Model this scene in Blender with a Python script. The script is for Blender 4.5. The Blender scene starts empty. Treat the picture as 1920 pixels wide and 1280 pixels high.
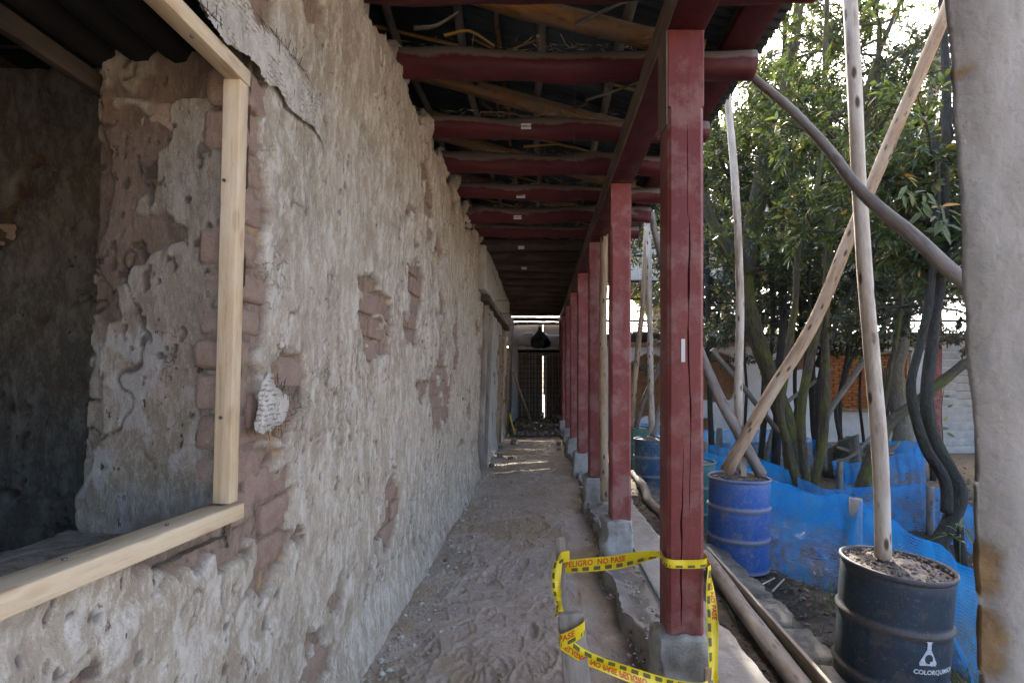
import bpy, bmesh, math, random
import numpy as np
from mathutils import Vector, Matrix
random.seed(7); rng = np.random.default_rng(7)
S = bpy.context.scene; COL = S.collection; PI = math.pi
# ------------------------------------------------------------------ camera, sky, sun, exposure
EYE = 1.6; F = 960.0; VU, VV = 1012.0, 704.0
cam = bpy.data.cameras.new('camera'); camo = bpy.data.objects.new('camera', cam); COL.objects.link(camo)
camo.location = (0, 0, EYE); camo.rotation_euler = (PI/2, 0, 0)
cam.sensor_width = 36; cam.lens = 36*F/1920
cam.shift_x = -(VU-960)/1920; cam.shift_y = (VV-640)/1920
cam.clip_start = 0.05; cam.clip_end = 600
cam.dof.use_dof = True; cam.dof.focus_distance = 3.2; cam.dof.aperture_fstop = 8
S.camera = camo
SUN_EL, SUN_AZ = 37, 4          # azimuth clockwise from +Y (corridor direction)
w = bpy.data.worlds.new('World'); S.world = w; w.use_nodes = True
nt = w.node_tree; bg = nt.nodes['Background']
sky = nt.nodes.new('ShaderNodeTexSky'); sky.sky_type = 'NISHITA'; sky.sun_disc = False
sky.sun_elevation = math.radians(SUN_EL); sky.sun_rotation = math.radians(SUN_AZ); sky.dust_density = 4; sky.air_density = .5; sky.ozone_density = 0
nt.links.new(sky.outputs[0], bg.inputs[0]); bg.inputs[1].default_value = 0.15
sl = bpy.data.lights.new('sun', 'SUN'); sl.energy = 2.2; sl.angle = math.radians(0.5); sl.color = (1, .94, .85)
so = bpy.data.objects.new('sun', sl); COL.objects.link(so)
d = Vector((math.sin(math.radians(SUN_AZ))*math.cos(math.radians(SUN_EL)), math.cos(math.radians(SUN_AZ))*math.cos(math.radians(SUN_EL)), math.sin(math.radians(SUN_EL))))
so.rotation_euler = d.to_track_quat('Z', 'Y').to_euler()
S.view_settings.view_transform = 'Standard'; S.view_settings.look = 'None'
S.view_settings.exposure = 3.27; S.view_settings.gamma = 1
S.cycles.max_bounces = 10; S.cycles.diffuse_bounces = 6; S.cycles.transparent_max_bounces = 24; S.cycles.transmission_bounces = 6

def W(u, v, Y):                  # point of the place at depth Y
    return Vector(((u-VU)/F*Y, Y, EYE-(v-VV)/F*Y))

# ------------------------------------------------------------------ numpy noise
def _h(ix, iy, iz, s):
    h = (ix*374761393 + iy*668265263 + iz*1440662683 + s*974634777) & 0xffffffff
    h = ((h ^ (h >> 13))*1274126177) & 0xffffffff
    h = ((h ^ (h >> 15))*2246822519) & 0xffffffff
    return ((h ^ (h >> 16)) & 0xffffff)/float(0xffffff)
def vn(x, y, z=None, s=0):
    x = np.asarray(x, float); y = np.asarray(y, float)
    ix = np.floor(x).astype(np.int64); iy = np.floor(y).astype(np.int64)
    fx = x-ix; fy = y-iy; fx = fx*fx*(3-2*fx); fy = fy*fy*(3-2*fy)
    def lay(iz):
        a = _h(ix, iy, iz, s); b = _h(ix+1, iy, iz, s); c = _h(ix, iy+1, iz, s); e = _h(ix+1, iy+1, iz, s)
        return (a*(1-fx)+b*fx)*(1-fy) + (c*(1-fx)+e*fx)*fy
    if z is None: return lay(0)
    z = np.asarray(z, float); iz = np.floor(z).astype(np.int64); fz = z-iz; fz = fz*fz*(3-2*fz)
    return lay(iz)*(1-fz)+lay(iz+1)*fz
def fbm(x, y, o=4, s=0, z=None, g=.5):
    t = 0; a = 1; n = 0; k = 1.0
    for i in range(o):
        t = t + a*vn(x*k+i*17.3, y*k-i*9.1, None if z is None else z*k+i*3.7, s+i); n += a; a *= g; k *= 2.03
    return t/n
def ss(a, b, x):
    t = np.clip((x-a)/(b-a), 0, 1); return t*t*(3-2*t)
def crack(x, y, s, w=.02, o=3):  # 1 on the lines where the noise crosses its middle
    return 1-ss(0, w, np.abs(fbm(x, y, o, s)-.5))

# ------------------------------------------------------------------ object helpers
def meta(o, label=None, cat=None, group=None, kind=None):
    if label: o['label'] = label
    if cat: o['category'] = cat
    if group: o['group'] = group
    if kind: o['kind'] = kind
    return o
def thing(name, label, cat, loc=(0, 0, 0), group=None, rot=None):
    o = bpy.data.objects.new(name, None); COL.objects.link(o); o.location = loc; o.empty_display_size = .1
    if rot: o.rotation_euler = rot
    return meta(o, label, cat, group)
def mkmesh(name, V, Fc, m=None, attrs=None, smooth=True):
    me = bpy.data.meshes.new(name)
    V = np.asarray(V, np.float32).reshape(-1, 3)
    if isinstance(Fc, np.ndarray):
        k = Fc.shape[1]; n = len(Fc)
        me.vertices.add(len(V)); me.vertices.foreach_set('co', V.ravel())
        me.loops.add(n*k); me.loops.foreach_set('vertex_index', Fc.astype(np.int32).ravel())
        me.polygons.add(n); me.polygons.foreach_set('loop_start', np.arange(0, n*k, k, dtype=np.int32))
        me.polygons.foreach_set('loop_total', np.full(n, k, np.int32))
        me.update(calc_edges=True)
    else:
        me.from_pydata([tuple(map(float, v)) for v in V], [], [tuple(map(int, f)) for f in Fc]); me.update()
    if smooth: me.polygons.foreach_set('use_smooth', np.ones(len(me.polygons), bool))
    for k, a in (attrs or {}).items():
        a = np.asarray(a, np.float32)
        if a.ndim == 2: at = me.attributes.new(k, 'FLOAT_VECTOR', 'POINT'); at.data.foreach_set('vector', a.ravel())
        else: at = me.attributes.new(k, 'FLOAT', 'POINT'); at.data.foreach_set('value', a)
    if m: me.materials.append(m)
    return me
def ob(name, me, parent=None, **kw):
    o = bpy.data.objects.new(name, me); COL.objects.link(o)
    if parent is not None: o.parent = parent
    return meta(o, **kw)
def gridfaces(nu, nv):           # vertex index = i*nv + j
    i, j = np.meshgrid(np.arange(nu-1), np.arange(nv-1), indexing='ij'); a = (i*nv+j).ravel()
    return np.stack([a, a+nv, a+nv+1, a+1], 1)
class MB:                        # collects pieces of ONE mesh
    def __init__(s): s.V = []; s.F = []; s.P = []; s.n = 0
    def add(s, V, Fc, P=None):
        V = [tuple(v) for v in V]; s.V += V; s.F += [tuple(int(i)+s.n for i in f) for f in Fc]
        s.P += [tuple(p) for p in P] if P is not None else V; s.n += len(V)
    def box(s, c, size, M=None):
        x, y, z = [q/2 for q in size]; c = Vector(c)
        pts = [Vector((a*x, b*y, d*z)) for a in (-1, 1) for b in (-1, 1) for d in (-1, 1)]
        loc = [tuple(p) for p in pts]
        if M is not None: pts = [M @ p for p in pts]
        s.add([c+p for p in pts], [(0, 1, 3, 2), (4, 6, 7, 5), (0, 4, 5, 1), (2, 3, 7, 6), (0, 2, 6, 4), (1, 5, 7, 3)], loc)
    def me(s, name, m, smooth=False): return mkmesh(name, s.V, s.F, m, {'pc': np.array(s.P)} if s.V else None, smooth)
def resample(pts, n):
    P = [Vector(p) for p in pts]
    if len(P) == 2: return [P[0].lerp(P[1], i/(n-1)) for i in range(n)]
    Q = [P[0]*2-P[1]]+P+[P[-1]*2-P[-2]]; out = []
    for i in range(n):
        t = i/(n-1)*(len(P)-1); k = min(int(t), len(P)-2); f = t-k; a, b, c, e = Q[k:k+4]
        out.append(.5*((2*b)+(c-a)*f+(2*a-5*b+4*c-e)*f*f+(3*b-a-3*c+e)*f**3))
    return out
def tubedata(pts, r0, r1=None, n=None, seg=8, bump=0.0, wig=0.0, seed=0, cap=True, prof=None):
    if r1 is None: r1 = r0
    L = sum((Vector(pts[i+1])-Vector(pts[i])).length for i in range(len(pts)-1))
    n = n or max(2, int(L/.12)); C = resample(pts, n); R = random.Random(seed)
    if wig:
        ph = [R.uniform(0, 6.3) for _ in range(6)]
        for i, c in enumerate(C):
            t = i/(n-1)*L; e = max(0., math.sin(PI*i/(n-1)))**.5 if n > 2 else 0
            c += Vector((math.sin(t*2.1+ph[0])+.5*math.sin(t*5+ph[1]), math.sin(t*2.4+ph[2])+.5*math.sin(t*4.4+ph[3]), math.sin(t*1.9+ph[4])+.5*math.sin(t*5.3+ph[5])))*wig*e
    V = []; P = []; Fc = []; s = 0; up = None
    for i, c in enumerate(C):
        t = (C[min(i+1, n-1)]-C[max(i-1, 0)]).normalized()
        if up is None: up = t.orthogonal().normalized()
        up = (up-t*up.dot(t)).normalized(); b = t.cross(up)
        if i: s += (c-C[i-1]).length
        f = i/(n-1); r = (prof(f) if prof else r0+(r1-r0)*f)
        for k in range(seg):
            a = 2*PI*k/seg
            rr = r*(1+bump*(float(vn(math.cos(a)*1.3+s*2.2, math.sin(a)*1.3+s*3.1, None, seed))-.5)*2) if bump else r
            V.append(c+(up*math.cos(a)+b*math.sin(a))*rr); P.append((math.cos(a)*r, math.sin(a)*r, s))
    for i in range(n-1):
        for k in range(seg):
            a = i*seg+k; b2 = i*seg+(k+1) % seg; Fc.append((a, b2, b2+seg, a+seg))
    if cap: Fc.append(tuple(range(seg))[::-1]); Fc.append(tuple((n-1)*seg+k for k in range(seg)))
    return V, Fc, P
def tube(name, m, pts, r0, r1=None, parent=None, smooth=True, **kw):
    mk = {k: kw.pop(k) for k in ('label', 'cat', 'group', 'kind') if k in kw}
    V, Fc, P = tubedata(pts, r0, r1, **kw); me = mkmesh(name, V, Fc, m, {'pc': np.array(P)}, smooth)
    if len(pts) and kw.get('cap', True) and smooth:
        for p in me.polygons:
            if len(p.vertices) > 4: p.use_smooth = False
    return ob(name, me, parent, **mk)
def rough_box(name, m, size, seg=(6, 6, 6), amp=.006, fr=9, bev=.01, seed=0, taper=0):
    bm = bmesh.new(); V = []; Fc = []
    nx, ny, nz = seg; sx, sy, sz = size
    def face(o, a, b, na, nb):
        def cuts(Ln, k): e = min(bev, Ln*.3)/Ln; return [0]+[e+(1-2*e)*q/max(1, k-2) for q in range(max(1, k-2)+1)]+[1]
        A_ = cuts(Vector(a).length, na); B_ = cuts(Vector(b).length, nb); na = len(A_)-1; nb = len(B_)-1
        base = [bm.verts.new(Vector(o)+Vector(a)*i+Vector(b)*j) for i in A_ for j in B_]
        for i in range(na):
            for j in range(nb):
                k = i*(nb+1)+j; bm.faces.new((base[k], base[k+nb+1], base[k+nb+2], base[k+1]))
    x, y, z = sx/2, sy/2, sz/2
    face((-x, -y, -z), (sx, 0, 0), (0, 0, sz), nx, nz); face((x, y, -z), (-sx, 0, 0), (0, 0, sz), nx, nz)
    face((x, -y, -z), (0, sy, 0), (0, 0, sz), ny, nz); face((-x, y, -z), (0, -sy, 0), (0, 0, sz), ny, nz)
    face((-x, -y, z), (sx, 0, 0), (0, sy, 0), nx, ny); face((-x, y, -z), (sx, 0, 0), (0, -sy, 0), nx, ny)
    bmesh.ops.remove_doubles(bm, verts=bm.verts, dist=1e-5)
    co = np.array([v.co for v in bm.verts]); me = bpy.data.meshes.new(name); 
    pc = co.copy()
    h = np.array([x, y, z]); q = np.clip(co, -(h-bev), h-bev); dd = co-q; L = np.linalg.norm(dd, axis=1); L[L == 0] = 1
    co = q+dd/L[:, None]*np.minimum(L, bev)[:, None]
    if taper: co[:, :2] *= (1+taper*(-co[:, 2:3]/sz))
    nn = dd/L[:, None]
    sgn = fbm(co[:, 0]*fr+seed*7, co[:, 1]*fr, 3, seed, co[:, 2]*fr)-.5
    cc = co/np.maximum(np.abs(co).max(axis=1), 1e-6)[:, None]
    co += (nn*2+cc*.3)*sgn[:, None]*amp
    for v, c in zip(bm.verts, co): v.co = c
    bm.normal_update(); bm.to_mesh(me); bm.free()
    at = me.attributes.new('pc', 'FLOAT_VECTOR', 'POINT'); at.data.foreach_set('vector', pc.astype(np.float32).ravel())
    me.polygons.foreach_set('use_smooth', np.ones(len(me.polygons), bool)); me.materials.append(m)
    return me
def beam_between(name, m, a, b, w_, h_, parent=None, upv=(0, 0, 1), bev=.003, seed=0, amp=.001, **mk):
    a = Vector(a); b = Vector(b); L = (b-a).length; t = (b-a).normalized(); u = Vector(upv); u = (u-t*u.dot(t)).normalized(); s = u.cross(t)
    me = rough_box(name, m, (w_, h_, L), (2, 2, max(2, int(L/.15))), amp, 6, bev, seed)
    M = Matrix((s, u, t)).transposed().to_4x4(); M.translation = (a+b)/2
    me.transform(M); return ob(name, me, parent, **mk)

# ------------------------------------------------------------------ materials
class NT:
    def __init__(s, name):
        s.m = bpy.data.materials.new(name); s.m.use_nodes = True; s.t = s.m.node_tree; s.b = s.t.nodes['Principled BSDF']; s.out = s.t.nodes['Material Output']
        s.b.inputs['Roughness'].default_value = .9; s.b.inputs['Specular IOR Level'].default_value = .2
    def n(s, ty, **kw):
        x = s.t.nodes.new('ShaderNode'+ty)
        for k, v in kw.items(): setattr(x, k, v)
        return x
    def l(s, a, b):
        s.t.links.new(a, b)
    def put(s, inp, v):
        if isinstance(v, (int, float)): inp.default_value = v
        elif isinstance(v, tuple): inp.default_value = v if len(v) == len(inp.default_value) else v+(1,)
        else: s.l(v, inp)
    def attr(s, a, what='Fac'): x = s.n('Attribute'); x.attribute_name = a; return x.outputs[what]
    def pos(s, src='Object', sc=(1, 1, 1), rnd=False):
        if src == 'pc': o = s.attr('pc', 'Vector')
        else: o = s.n('TexCoord').outputs[src]
        mp = s.n('Mapping'); s.l(o, mp.inputs[0]); mp.inputs['Scale'].default_value = sc; r = mp.outputs[0]
        if rnd:
            oi = s.n('ObjectInfo'); mu = s.n('Math', operation='MULTIPLY'); s.l(oi.outputs['Random'], mu.inputs[0]); mu.inputs[1].default_value = 37.
            va = s.n('VectorMath', operation='ADD'); s.l(r, va.inputs[0]); s.l(mu.outputs[0], va.inputs[1]); r = va.outputs[0]
        return r
    def noise(s, vec, sc, det=6, rough=.6, dist=0):
        x = s.n('TexNoise'); s.l(vec, x.inputs['Vector']); x.inputs['Scale'].default_value = sc; x.inputs['Detail'].default_value = det
        x.inputs['Roughness'].default_value = rough; x.inputs['Distortion'].default_value = dist; return x.outputs['Fac']
    def vor(s, vec, sc, feat='F1', out='Distance'):
        x = s.n('TexVoronoi', feature=feat); s.l(vec, x.inputs['Vector']); x.inputs['Scale'].default_value = sc; return x.outputs[out]
    def ramp(s, f, lo, hi, a=0., b=1.):
        x = s.n('MapRange'); s.put(x.inputs[0], f); x.inputs[1].default_value = lo; x.inputs[2].default_value = hi; x.inputs[3].default_value = a; x.inputs[4].default_value = b; return x.outputs[0]
    def mix(s, f, a, b, mode='MIX'):
        x = s.n('MixRGB', blend_type=mode); s.put(x.inputs[0], f); s.put(x.inputs[1], a); s.put(x.inputs[2], b); return x.outputs[0]
    def mul(s, a, b, op='MULTIPLY'):
        x = s.n('Math', operation=op); s.put(x.inputs[0], a); s.put(x.inputs[1], b); return x.outputs[0]
    def bump(s, h, st=.5, dist=.01):
        x = s.n('Bump'); s.l(h, x.inputs['Height']); x.inputs['Strength'].default_value = st; x.inputs['Distance'].default_value = dist; s.l(x.outputs[0], s.b.inputs['Normal'])
    def upn(s):
        g = s.n('NewGeometry'); x = s.n('SeparateXYZ'); s.l(g.outputs['Normal'], x.inputs[0]); return x.outputs['Z']
    def col(s, c): s.put(s.b.inputs['Base Color'], c)
    def rough(s, r): s.put(s.b.inputs['Roughness'], r)

def m_adobe(name, plas, light, earth, clay, gsc=1.0):
    N = NT(name); p = N.pos(); pz = N.pos('Object', (1, 1, .42))
    big = N.noise(p, 1.6, 6, .6); mid = N.noise(pz, 15, 9, .72, .3); fine = N.noise(pz, 75, 7, .8); grain = N.noise(p, 260, 4, .7)
    c = N.mix(N.ramp(big, .38, .62), plas, (plas[0]*.82, plas[1]*.80, plas[2]*.76))
    c = N.mix(N.ramp(N.noise(p, 4.1, 9, .75), .53, .57, 0, .45), c, tuple(a*.6+b*.4 for a, b in zip(earth, plas)))
    c = N.mix(N.ramp(mid, .48, .60, 0, .85), c, light)
    c = N.mix(N.ramp(mid, .44, .36, 0, .55), c, tuple(q*.62 for q in plas))
    c = N.mix(N.ramp(fine, .52, .62, 0, .6), c, tuple(min(.8, q*1.12) for q in light))
    e = N.mix(N.ramp(mid, .38, .62), earth, tuple(q*.62 for q in earth)); e = N.mix(N.ramp(fine, .5, .65, 0, .6), e, tuple(q*1.35 for q in earth))
    e = N.mix(N.ramp(N.noise(p, 6.1, 7, .7), .56, .62, 0, .8), e, clay)
    c = N.mix(N.attr('peel'), c, e)
    c = N.mix(N.attr('white'), c, N.mix(N.ramp(mid, .5, .75), (.50, .52, .51), plas))
    wp_ = N.n('VectorMath', operation='ADD'); N.l(p, wp_.inputs[0]); ns = N.n('TexNoise'); N.l(p, ns.inputs[0]); ns.inputs['Scale'].default_value = 16; ns.inputs['Detail'].default_value = 6; sc_ = N.n('VectorMath', operation='SCALE'); N.l(ns.outputs['Color'], sc_.inputs[0]); sc_.inputs['Scale'].default_value = .16; N.l(sc_.outputs[0], wp_.inputs[1])
    ck = N.ramp(N.vor(wp_.outputs[0], 7.5, 'DISTANCE_TO_EDGE'), .0, .020, 1, 0); ck = N.mul(ck, N.ramp(N.noise(p, 2.7, 3), .57, .66)); ck = N.mul(ck, N.ramp(fine, .35, .55))
    tick = N.mul(N.ramp(N.noise(pz, 42, 3, .6), .66, .71), N.ramp(big, .35, .55))
    dk = N.mul(N.mul(ck, tick, 'MAXIMUM'), N.attr('pit'), 'MAXIMUM')
    c = N.mix(N.mul(dk, .85), c, tuple(q*.30 for q in earth))
    c = N.mix(N.ramp(grain, .32, .42, .75, 0), c, tuple(q*.40 for q in earth))
    N.col(c); N.rough(.95)
    hh = N.mul(N.mul(N.mul(fine, .9), N.mul(grain, .35), 'ADD'), N.mul(mid, 1.6), 'ADD'); hh = N.mul(hh, N.mul(dk, -1.1), 'ADD')
    N.bump(hh, .9, .009*gsc); return N.m
M = {}
M['adobe'] = m_adobe('adobe_plaster', (.475, .415, .315), (.66, .62, .525), (.335, .25, .185), (.50, .32, .15))
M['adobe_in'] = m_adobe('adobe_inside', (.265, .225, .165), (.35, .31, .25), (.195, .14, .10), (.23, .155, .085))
M['adobe_soot'] = m_adobe('adobe_shaded', (.115, .104, .082), (.19, .175, .14), (.105, .07, .047), (.13, .085, .047))  # darker copy of the adobe: the room's shade is put into its colour
def m_brick():
    N = NT('adobe_brick'); p = N.pos(rnd=True); oi = N.n('ObjectInfo').outputs['Random']
    a = N.noise(p, 14, 7, .7); f = N.noise(p, 90, 5, .7)
    c = N.mix(N.ramp(oi, 0, 1), (.27, .18, .13), (.30, .22, .165)); c = N.mix(N.ramp(a, .4, .65), c, (.35, .26, .2)); c = N.mix(N.ramp(f, .3, .45, .5, 0), c, (.10, .07, .05))
    N.col(c); N.bump(N.mul(a, N.mul(f, .6), 'ADD'), .9, .012); return N.m
M['brick'] = m_brick()
def m_whitewall():
    N = NT('white_limewash'); p = N.pos(); a = N.noise(p, 1.5, 7, .65); f = N.noise(p, 12, 6)
    c = N.mix(N.ramp(a, .4, .7), (.74, .74, .72), (.56, .55, .52)); c = N.mix(N.attr('peel'), c, N.mix(N.ramp(f, .3, .7), (.27, .15, .08), (.17, .095, .055)))
    N.col(c); N.bump(f, .5, .02); return N.m
M['white'] = m_whitewall()
def m_conc(name, c1, c2, dust=.25):
    N = NT(name); p = N.pos(rnd=True); a = N.noise(p, 6, 8, .7); f = N.noise(p, 70, 6, .75); v = N.vor(p, 90)
    c = N.mix(N.ramp(a, .35, .65), c1, c2); c = N.mix(N.ramp(f, .3, .45, .7, 0), c, tuple(q*.4 for q in c2)); c = N.mix(N.ramp(v, .0, .25, .4, 0), c, tuple(q*1.3 for q in c1))
    N.col(c); N.bump(N.mul(f, N.mul(a, 1.5), 'ADD'), .8, .008); return N.m
M['conc'] = m_conc('plinth_concrete', (.42, .41, .37), (.27, .26, .225))
M['conc_side'] = m_conc('walkway_concrete', (.36, .335, .30), (.26, .235, .20))
M['pillar'] = None
def m_dirt(name, c1, c2, c3, sc=1):
    N = NT(name); p = N.pos(); a = N.noise(p, 1.8*sc, 7, .62); b = N.noise(p, 9*sc, 8, .7); f = N.noise(p, 55, 6, .75); g = N.noise(p, 220, 3, .7)
    c = N.mix(N.ramp(a, .38, .62), c1, c2); c = N.mix(N.ramp(b, .5, .68, 0, .75), c, c3); c = N.mix(N.ramp(f, .32, .46, .6, 0), c, tuple(q*.45 for q in c2)); c = N.mix(N.ramp(g, .62, .72, 0, .5), c, tuple(min(1, q*1.5) for q in c1))
    c = N.mix(N.attr('dark_tone'), c, tuple(q*.5 for q in c2)); c = N.mix(N.attr('tan'), c, (.40, .30, .17))
    N.col(c); N.bump(N.mul(N.mul(b, 1.5), N.mul(f, N.mul(g, .4), 'ADD'), 'ADD'), .9, .012); return N.m
M['dirt'] = m_dirt('trodden_earth', (.52, .435, .345), (.42, .345, .27), (.60, .52, .43))
M['soil'] = m_dirt('garden_soil', (.10, .082, .066), (.055, .046, .038), (.16, .13, .10))
M['drumsoil'] = m_dirt('drum_soil', (.22, .185, .155), (.15, .12, .10), (.30, .26, .22), 2)
M['stonepath'] = m_dirt('rough_cement', (.17, .165, .15), (.10, .098, .09), (.22, .21, .19), 2)
def m_red(name, c1, c2, dust=(.30, .25, .22), dn=.2, saw=0):
    N = NT(name); p = N.pos('pc', (1, 1, .22), True); q = N.pos('pc', (1, 1, 1), True)
    a = N.noise(p, 9, 7, .65); g = N.noise(p, 70, 5, .7); s2 = N.noise(q, 5, 7, .7); fl = N.noise(q, 130, 4, .7)
    c = N.mix(N.ramp(a, .3, .7), c1, c2); c = N.mix(N.ramp(s2, .55, .8, 0, dn*2.2), c, dust); c = N.mix(N.ramp(g, .62, .74, 0, .45), c, tuple(x*.4 for x in c1))
    if saw: c = N.mix(N.mul(N.ramp(N.noise(N.pos('pc', (.6, .6, 1), True), 60, 5, .75), .50, .66, 0, saw), N.ramp(s2, .4, .55)), c, (.29, .10, .085)); c = N.mix(N.ramp(N.noise(q, 38, 5, .8), .66, .70, 0, .8), c, (.08, .025, .02))
    up = N.ramp(N.mul(N.upn(), N.mul(N.mul(s2, -.5, 'ADD'), 1.2), 'ADD'), -.04, .14, 0, .93); c = N.mix(up, c, dust)
    c = N.mix(N.ramp(fl, .66, .72, 0, dn*1.5), c, (.42, .30, .28))
    N.col(c); N.rough(N.ramp(s2, .3, .7, .42, .8)); N.b.inputs['Specular IOR Level'].default_value = .35
    N.bump(N.mul(N.mul(g, .5), N.mul(a, N.mul(fl, .3), 'ADD'), 'ADD'), .5, .006); return N.m
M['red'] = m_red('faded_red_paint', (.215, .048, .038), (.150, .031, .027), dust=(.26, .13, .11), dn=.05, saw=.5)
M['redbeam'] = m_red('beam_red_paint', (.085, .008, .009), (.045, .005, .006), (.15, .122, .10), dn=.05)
def m_wood(name, c1, c2, c3, knot=(.06, .035, .02), kn=.5, st=.15, upd=None, rg=.75):
    N = NT(name); p = N.pos('pc', (1, 1, st), True); q = N.pos('pc', (1, 1, .35), True)
    a = N.noise(p, 26, 9, .72, .4); g = N.noise(p, 130, 5, .75); b = N.noise(q, 5, 7, .65)
    c = N.mix(N.ramp(a, .38, .62), c1, c2); c = N.mix(N.ramp(b, .42, .65), c, c3); c = N.mix(N.ramp(g, .58, .72, 0, .6), c, tuple(x*.35 for x in c2))
    k = N.vor(q, 17); c = N.mix(N.mul(N.ramp(k, .14, .26, kn, 0), N.ramp(b, .40, .48)), c, knot)
    if upd: c = N.mix(N.ramp(N.upn(), .05, .7, 0, .85), c, upd)
    N.col(c); N.rough(rg); N.bump(N.mul(a, N.mul(g, .6), 'ADD'), .6, .006); return N.m
M['pale_pole'] = m_wood('weathered_pole', (.43, .37, .29), (.24, .185, .13), (.52, .47, .39), kn=.95)
M['tan_pole'] = m_wood('tan_pole', (.35, .24, .14), (.19, .125, .075), (.40, .31, .21), kn=.95)
M['grey_pole'] = m_wood('grey_brown_pole', (.20, .172, .145), (.10, .083, .068), (.26, .23, .195), kn=.5)
M['rafter'] = m_wood('rafter_wood', (.30, .14, .04), (.11, .055, .025), (.20, .15, .11), kn=.5, upd=(.27, .235, .19))
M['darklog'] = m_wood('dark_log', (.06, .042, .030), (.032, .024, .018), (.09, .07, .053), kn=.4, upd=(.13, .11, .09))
M['bamboo'] = m_wood('yellow_batten', (.40, .24, .07), (.30, .17, .05), (.45, .30, .12), kn=.2)
M['pine'] = m_wood('new_pine', (.60, .46, .27), (.46, .34, .20), (.66, .55, .38), knot=(.30, .15, .05), kn=.35, st=.05)
M['board'] = m_wood('grey_board', (.32, .275, .22), (.17, .14, .11), (.40, .35, .29), kn=.3, st=.06)
M['sidewood'] = m_wood('bare_timber', (.20, .14, .10), (.13, .085, .06), (.25, .19, .145), kn=.2, st=.08)
def m_bark(name, c1, c2, moss, mf):
    N = NT(name); p = N.pos('pc', (1, 1, .25), True); q = N.pos('pc', (1, 1, .6), True); a = N.noise(p, 22, 7, .7, .3); b = N.noise(q, 4, 6)
    c = N.mix(N.ramp(a, .35, .65), c1, c2); c = N.mix(N.mul(N.ramp(b, .45, .62), mf), c, N.mix(N.ramp(a, .3, .7), moss, tuple(x*.4 for x in moss)))
    c = N.mix(N.ramp(N.noise(p, 60, 5, .8), .5, .7, 0, .6), c, tuple(x*1.9 for x in c1)); N.col(c); N.bump(N.mul(a, N.noise(q, 30, 6, .7), 'ADD'), 1., .035); return N.m
M['bark'] = m_bark('mossy_bark', (.10, .082, .055), (.045, .038, .028), (.13, .14, .025), .9)
M['bark_dark'] = m_bark('dark_smooth_bark', (.055, .052, .046), (.032, .030, .027), (.06, .07, .03), .5)
M['bark_pale'] = m_bark('pale_bark', (.26, .23, .18), (.15, .13, .10), (.14, .15, .06), .4)
def m_leaf(name, c1, c2, c3, tr=.45):
    N = NT(name); r = N.attr('rnd'); c = N.mix(N.ramp(r, 0, .8), c1, c2); c = N.mix(N.ramp(r, .955, .97), c, c3); N.col(c); N.rough(.38); N.b.inputs['Specular IOR Level'].default_value = .45
    t = N.n('BsdfTranslucent'); N.put(t.inputs[0], N.mix(.5, c, (.17, .22, .025))); x = N.n('MixShader'); x.inputs[0].default_value = tr
    N.l(N.b.outputs[0], x.inputs[1]); N.l(t.outputs[0], x.inputs[2]); N.l(x.outputs[0], N.out.inputs[0]); return N.m
M['leaf'] = m_leaf('glossy_leaf', (.032, .05, .024), (.06, .082, .034), (.40, .20, .03), .36)
M['leaf2'] = m_leaf('blue_green_leaf', (.042, .058, .045), (.08, .10, .075), (.28, .12, .03), .25)
M['leaf3'] = m_leaf('light_leaf', (.075, .105, .045), (.12, .15, .065), (.40, .28, .05), .5)
M['grass'] = m_leaf('grass_blade', (.06, .11, .03), (.10, .15, .04), (.3, .25, .1), .3)
M['litter'] = m_leaf('dead_leaf', (.075, .05, .035), (.13, .095, .07), (.25, .17, .10), .05)
M['straw'] = m_leaf('dry_straw', (.24, .19, .13), (.36, .31, .23), (.5, .45, .35), .05)
def m_plain(name, c, rough=.6, metal=0, nz=.25, sc=20, spec=.4, bumpd=.002):
    N = NT(name); p = N.pos(rnd=True); a = N.noise(p, sc, 6, .65); N.col(N.mix(N.ramp(a, .35, .7), c, tuple(q*(1-nz) for q in c))); N.rough(rough); N.b.inputs['Metallic'].default_value = metal
    N.b.inputs['Specular IOR Level'].default_value = spec; N.bump(a, .3, bumpd); return N.m
M['black'] = m_plain('black_plastic', (.012, .013, .015), .35); M['wire'] = m_plain('rusty_wire', (.06, .05, .045), .6, .4); M['paper'] = m_plain('sticker_paper', (.70, .69, .66), .7, nz=.1)
M['ink'] = m_plain('black_ink', (.02, .02, .02), .6); M['hose'] = m_plain('teal_hose', (.035, .075, .085), .45); M['tape'] = m_plain('yellow_tape', (.80, .60, .012), .3, nz=.08, sc=8, spec=.5)
M['tapeink'] = m_plain('olive_print', (.13, .13, .035), .4); M['tapered'] = m_plain('red_print', (.68, .11, .02), .4); M['nail'] = m_plain('nail_steel', (.22, .22, .23), .4, .9)
M['tin'] = m_plain('galvanised_sheet', (.055, .068, .072), .55, .3, nz=.5, sc=3); M['tinpale'] = m_plain('pale_roof_sheet', (.48, .45, .37), .7, nz=.2, sc=2)
M['laths'] = m_adobe('lime_on_mesh', (.50, .47, .40), (.60, .57, .50), (.30, .25, .19), (.4, .35, .25), .4); M['logo'] = m_plain('white_logo_print', (.5, .54, .56), .6, nz=.4, sc=60)
M['orangebrick'] = m_plain('orange_brick', (.42, .16, .05), .9, nz=.4, sc=12); M['yellow'] = m_plain('yellow_handle', (.55, .42, .04), .6); M['stone'] = m_conc('clod', (.24, .20, .17), (.15, .12, .10))
M['dark'] = m_plain('shade_dark_timber', (.007, .006, .005), .9); M['skin'] = m_plain('pale_board', (.42, .40, .35), .9, nz=.35, sc=6)  # near-black timber: shade of the unlit room painted into lintel and ceiling logs
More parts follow.
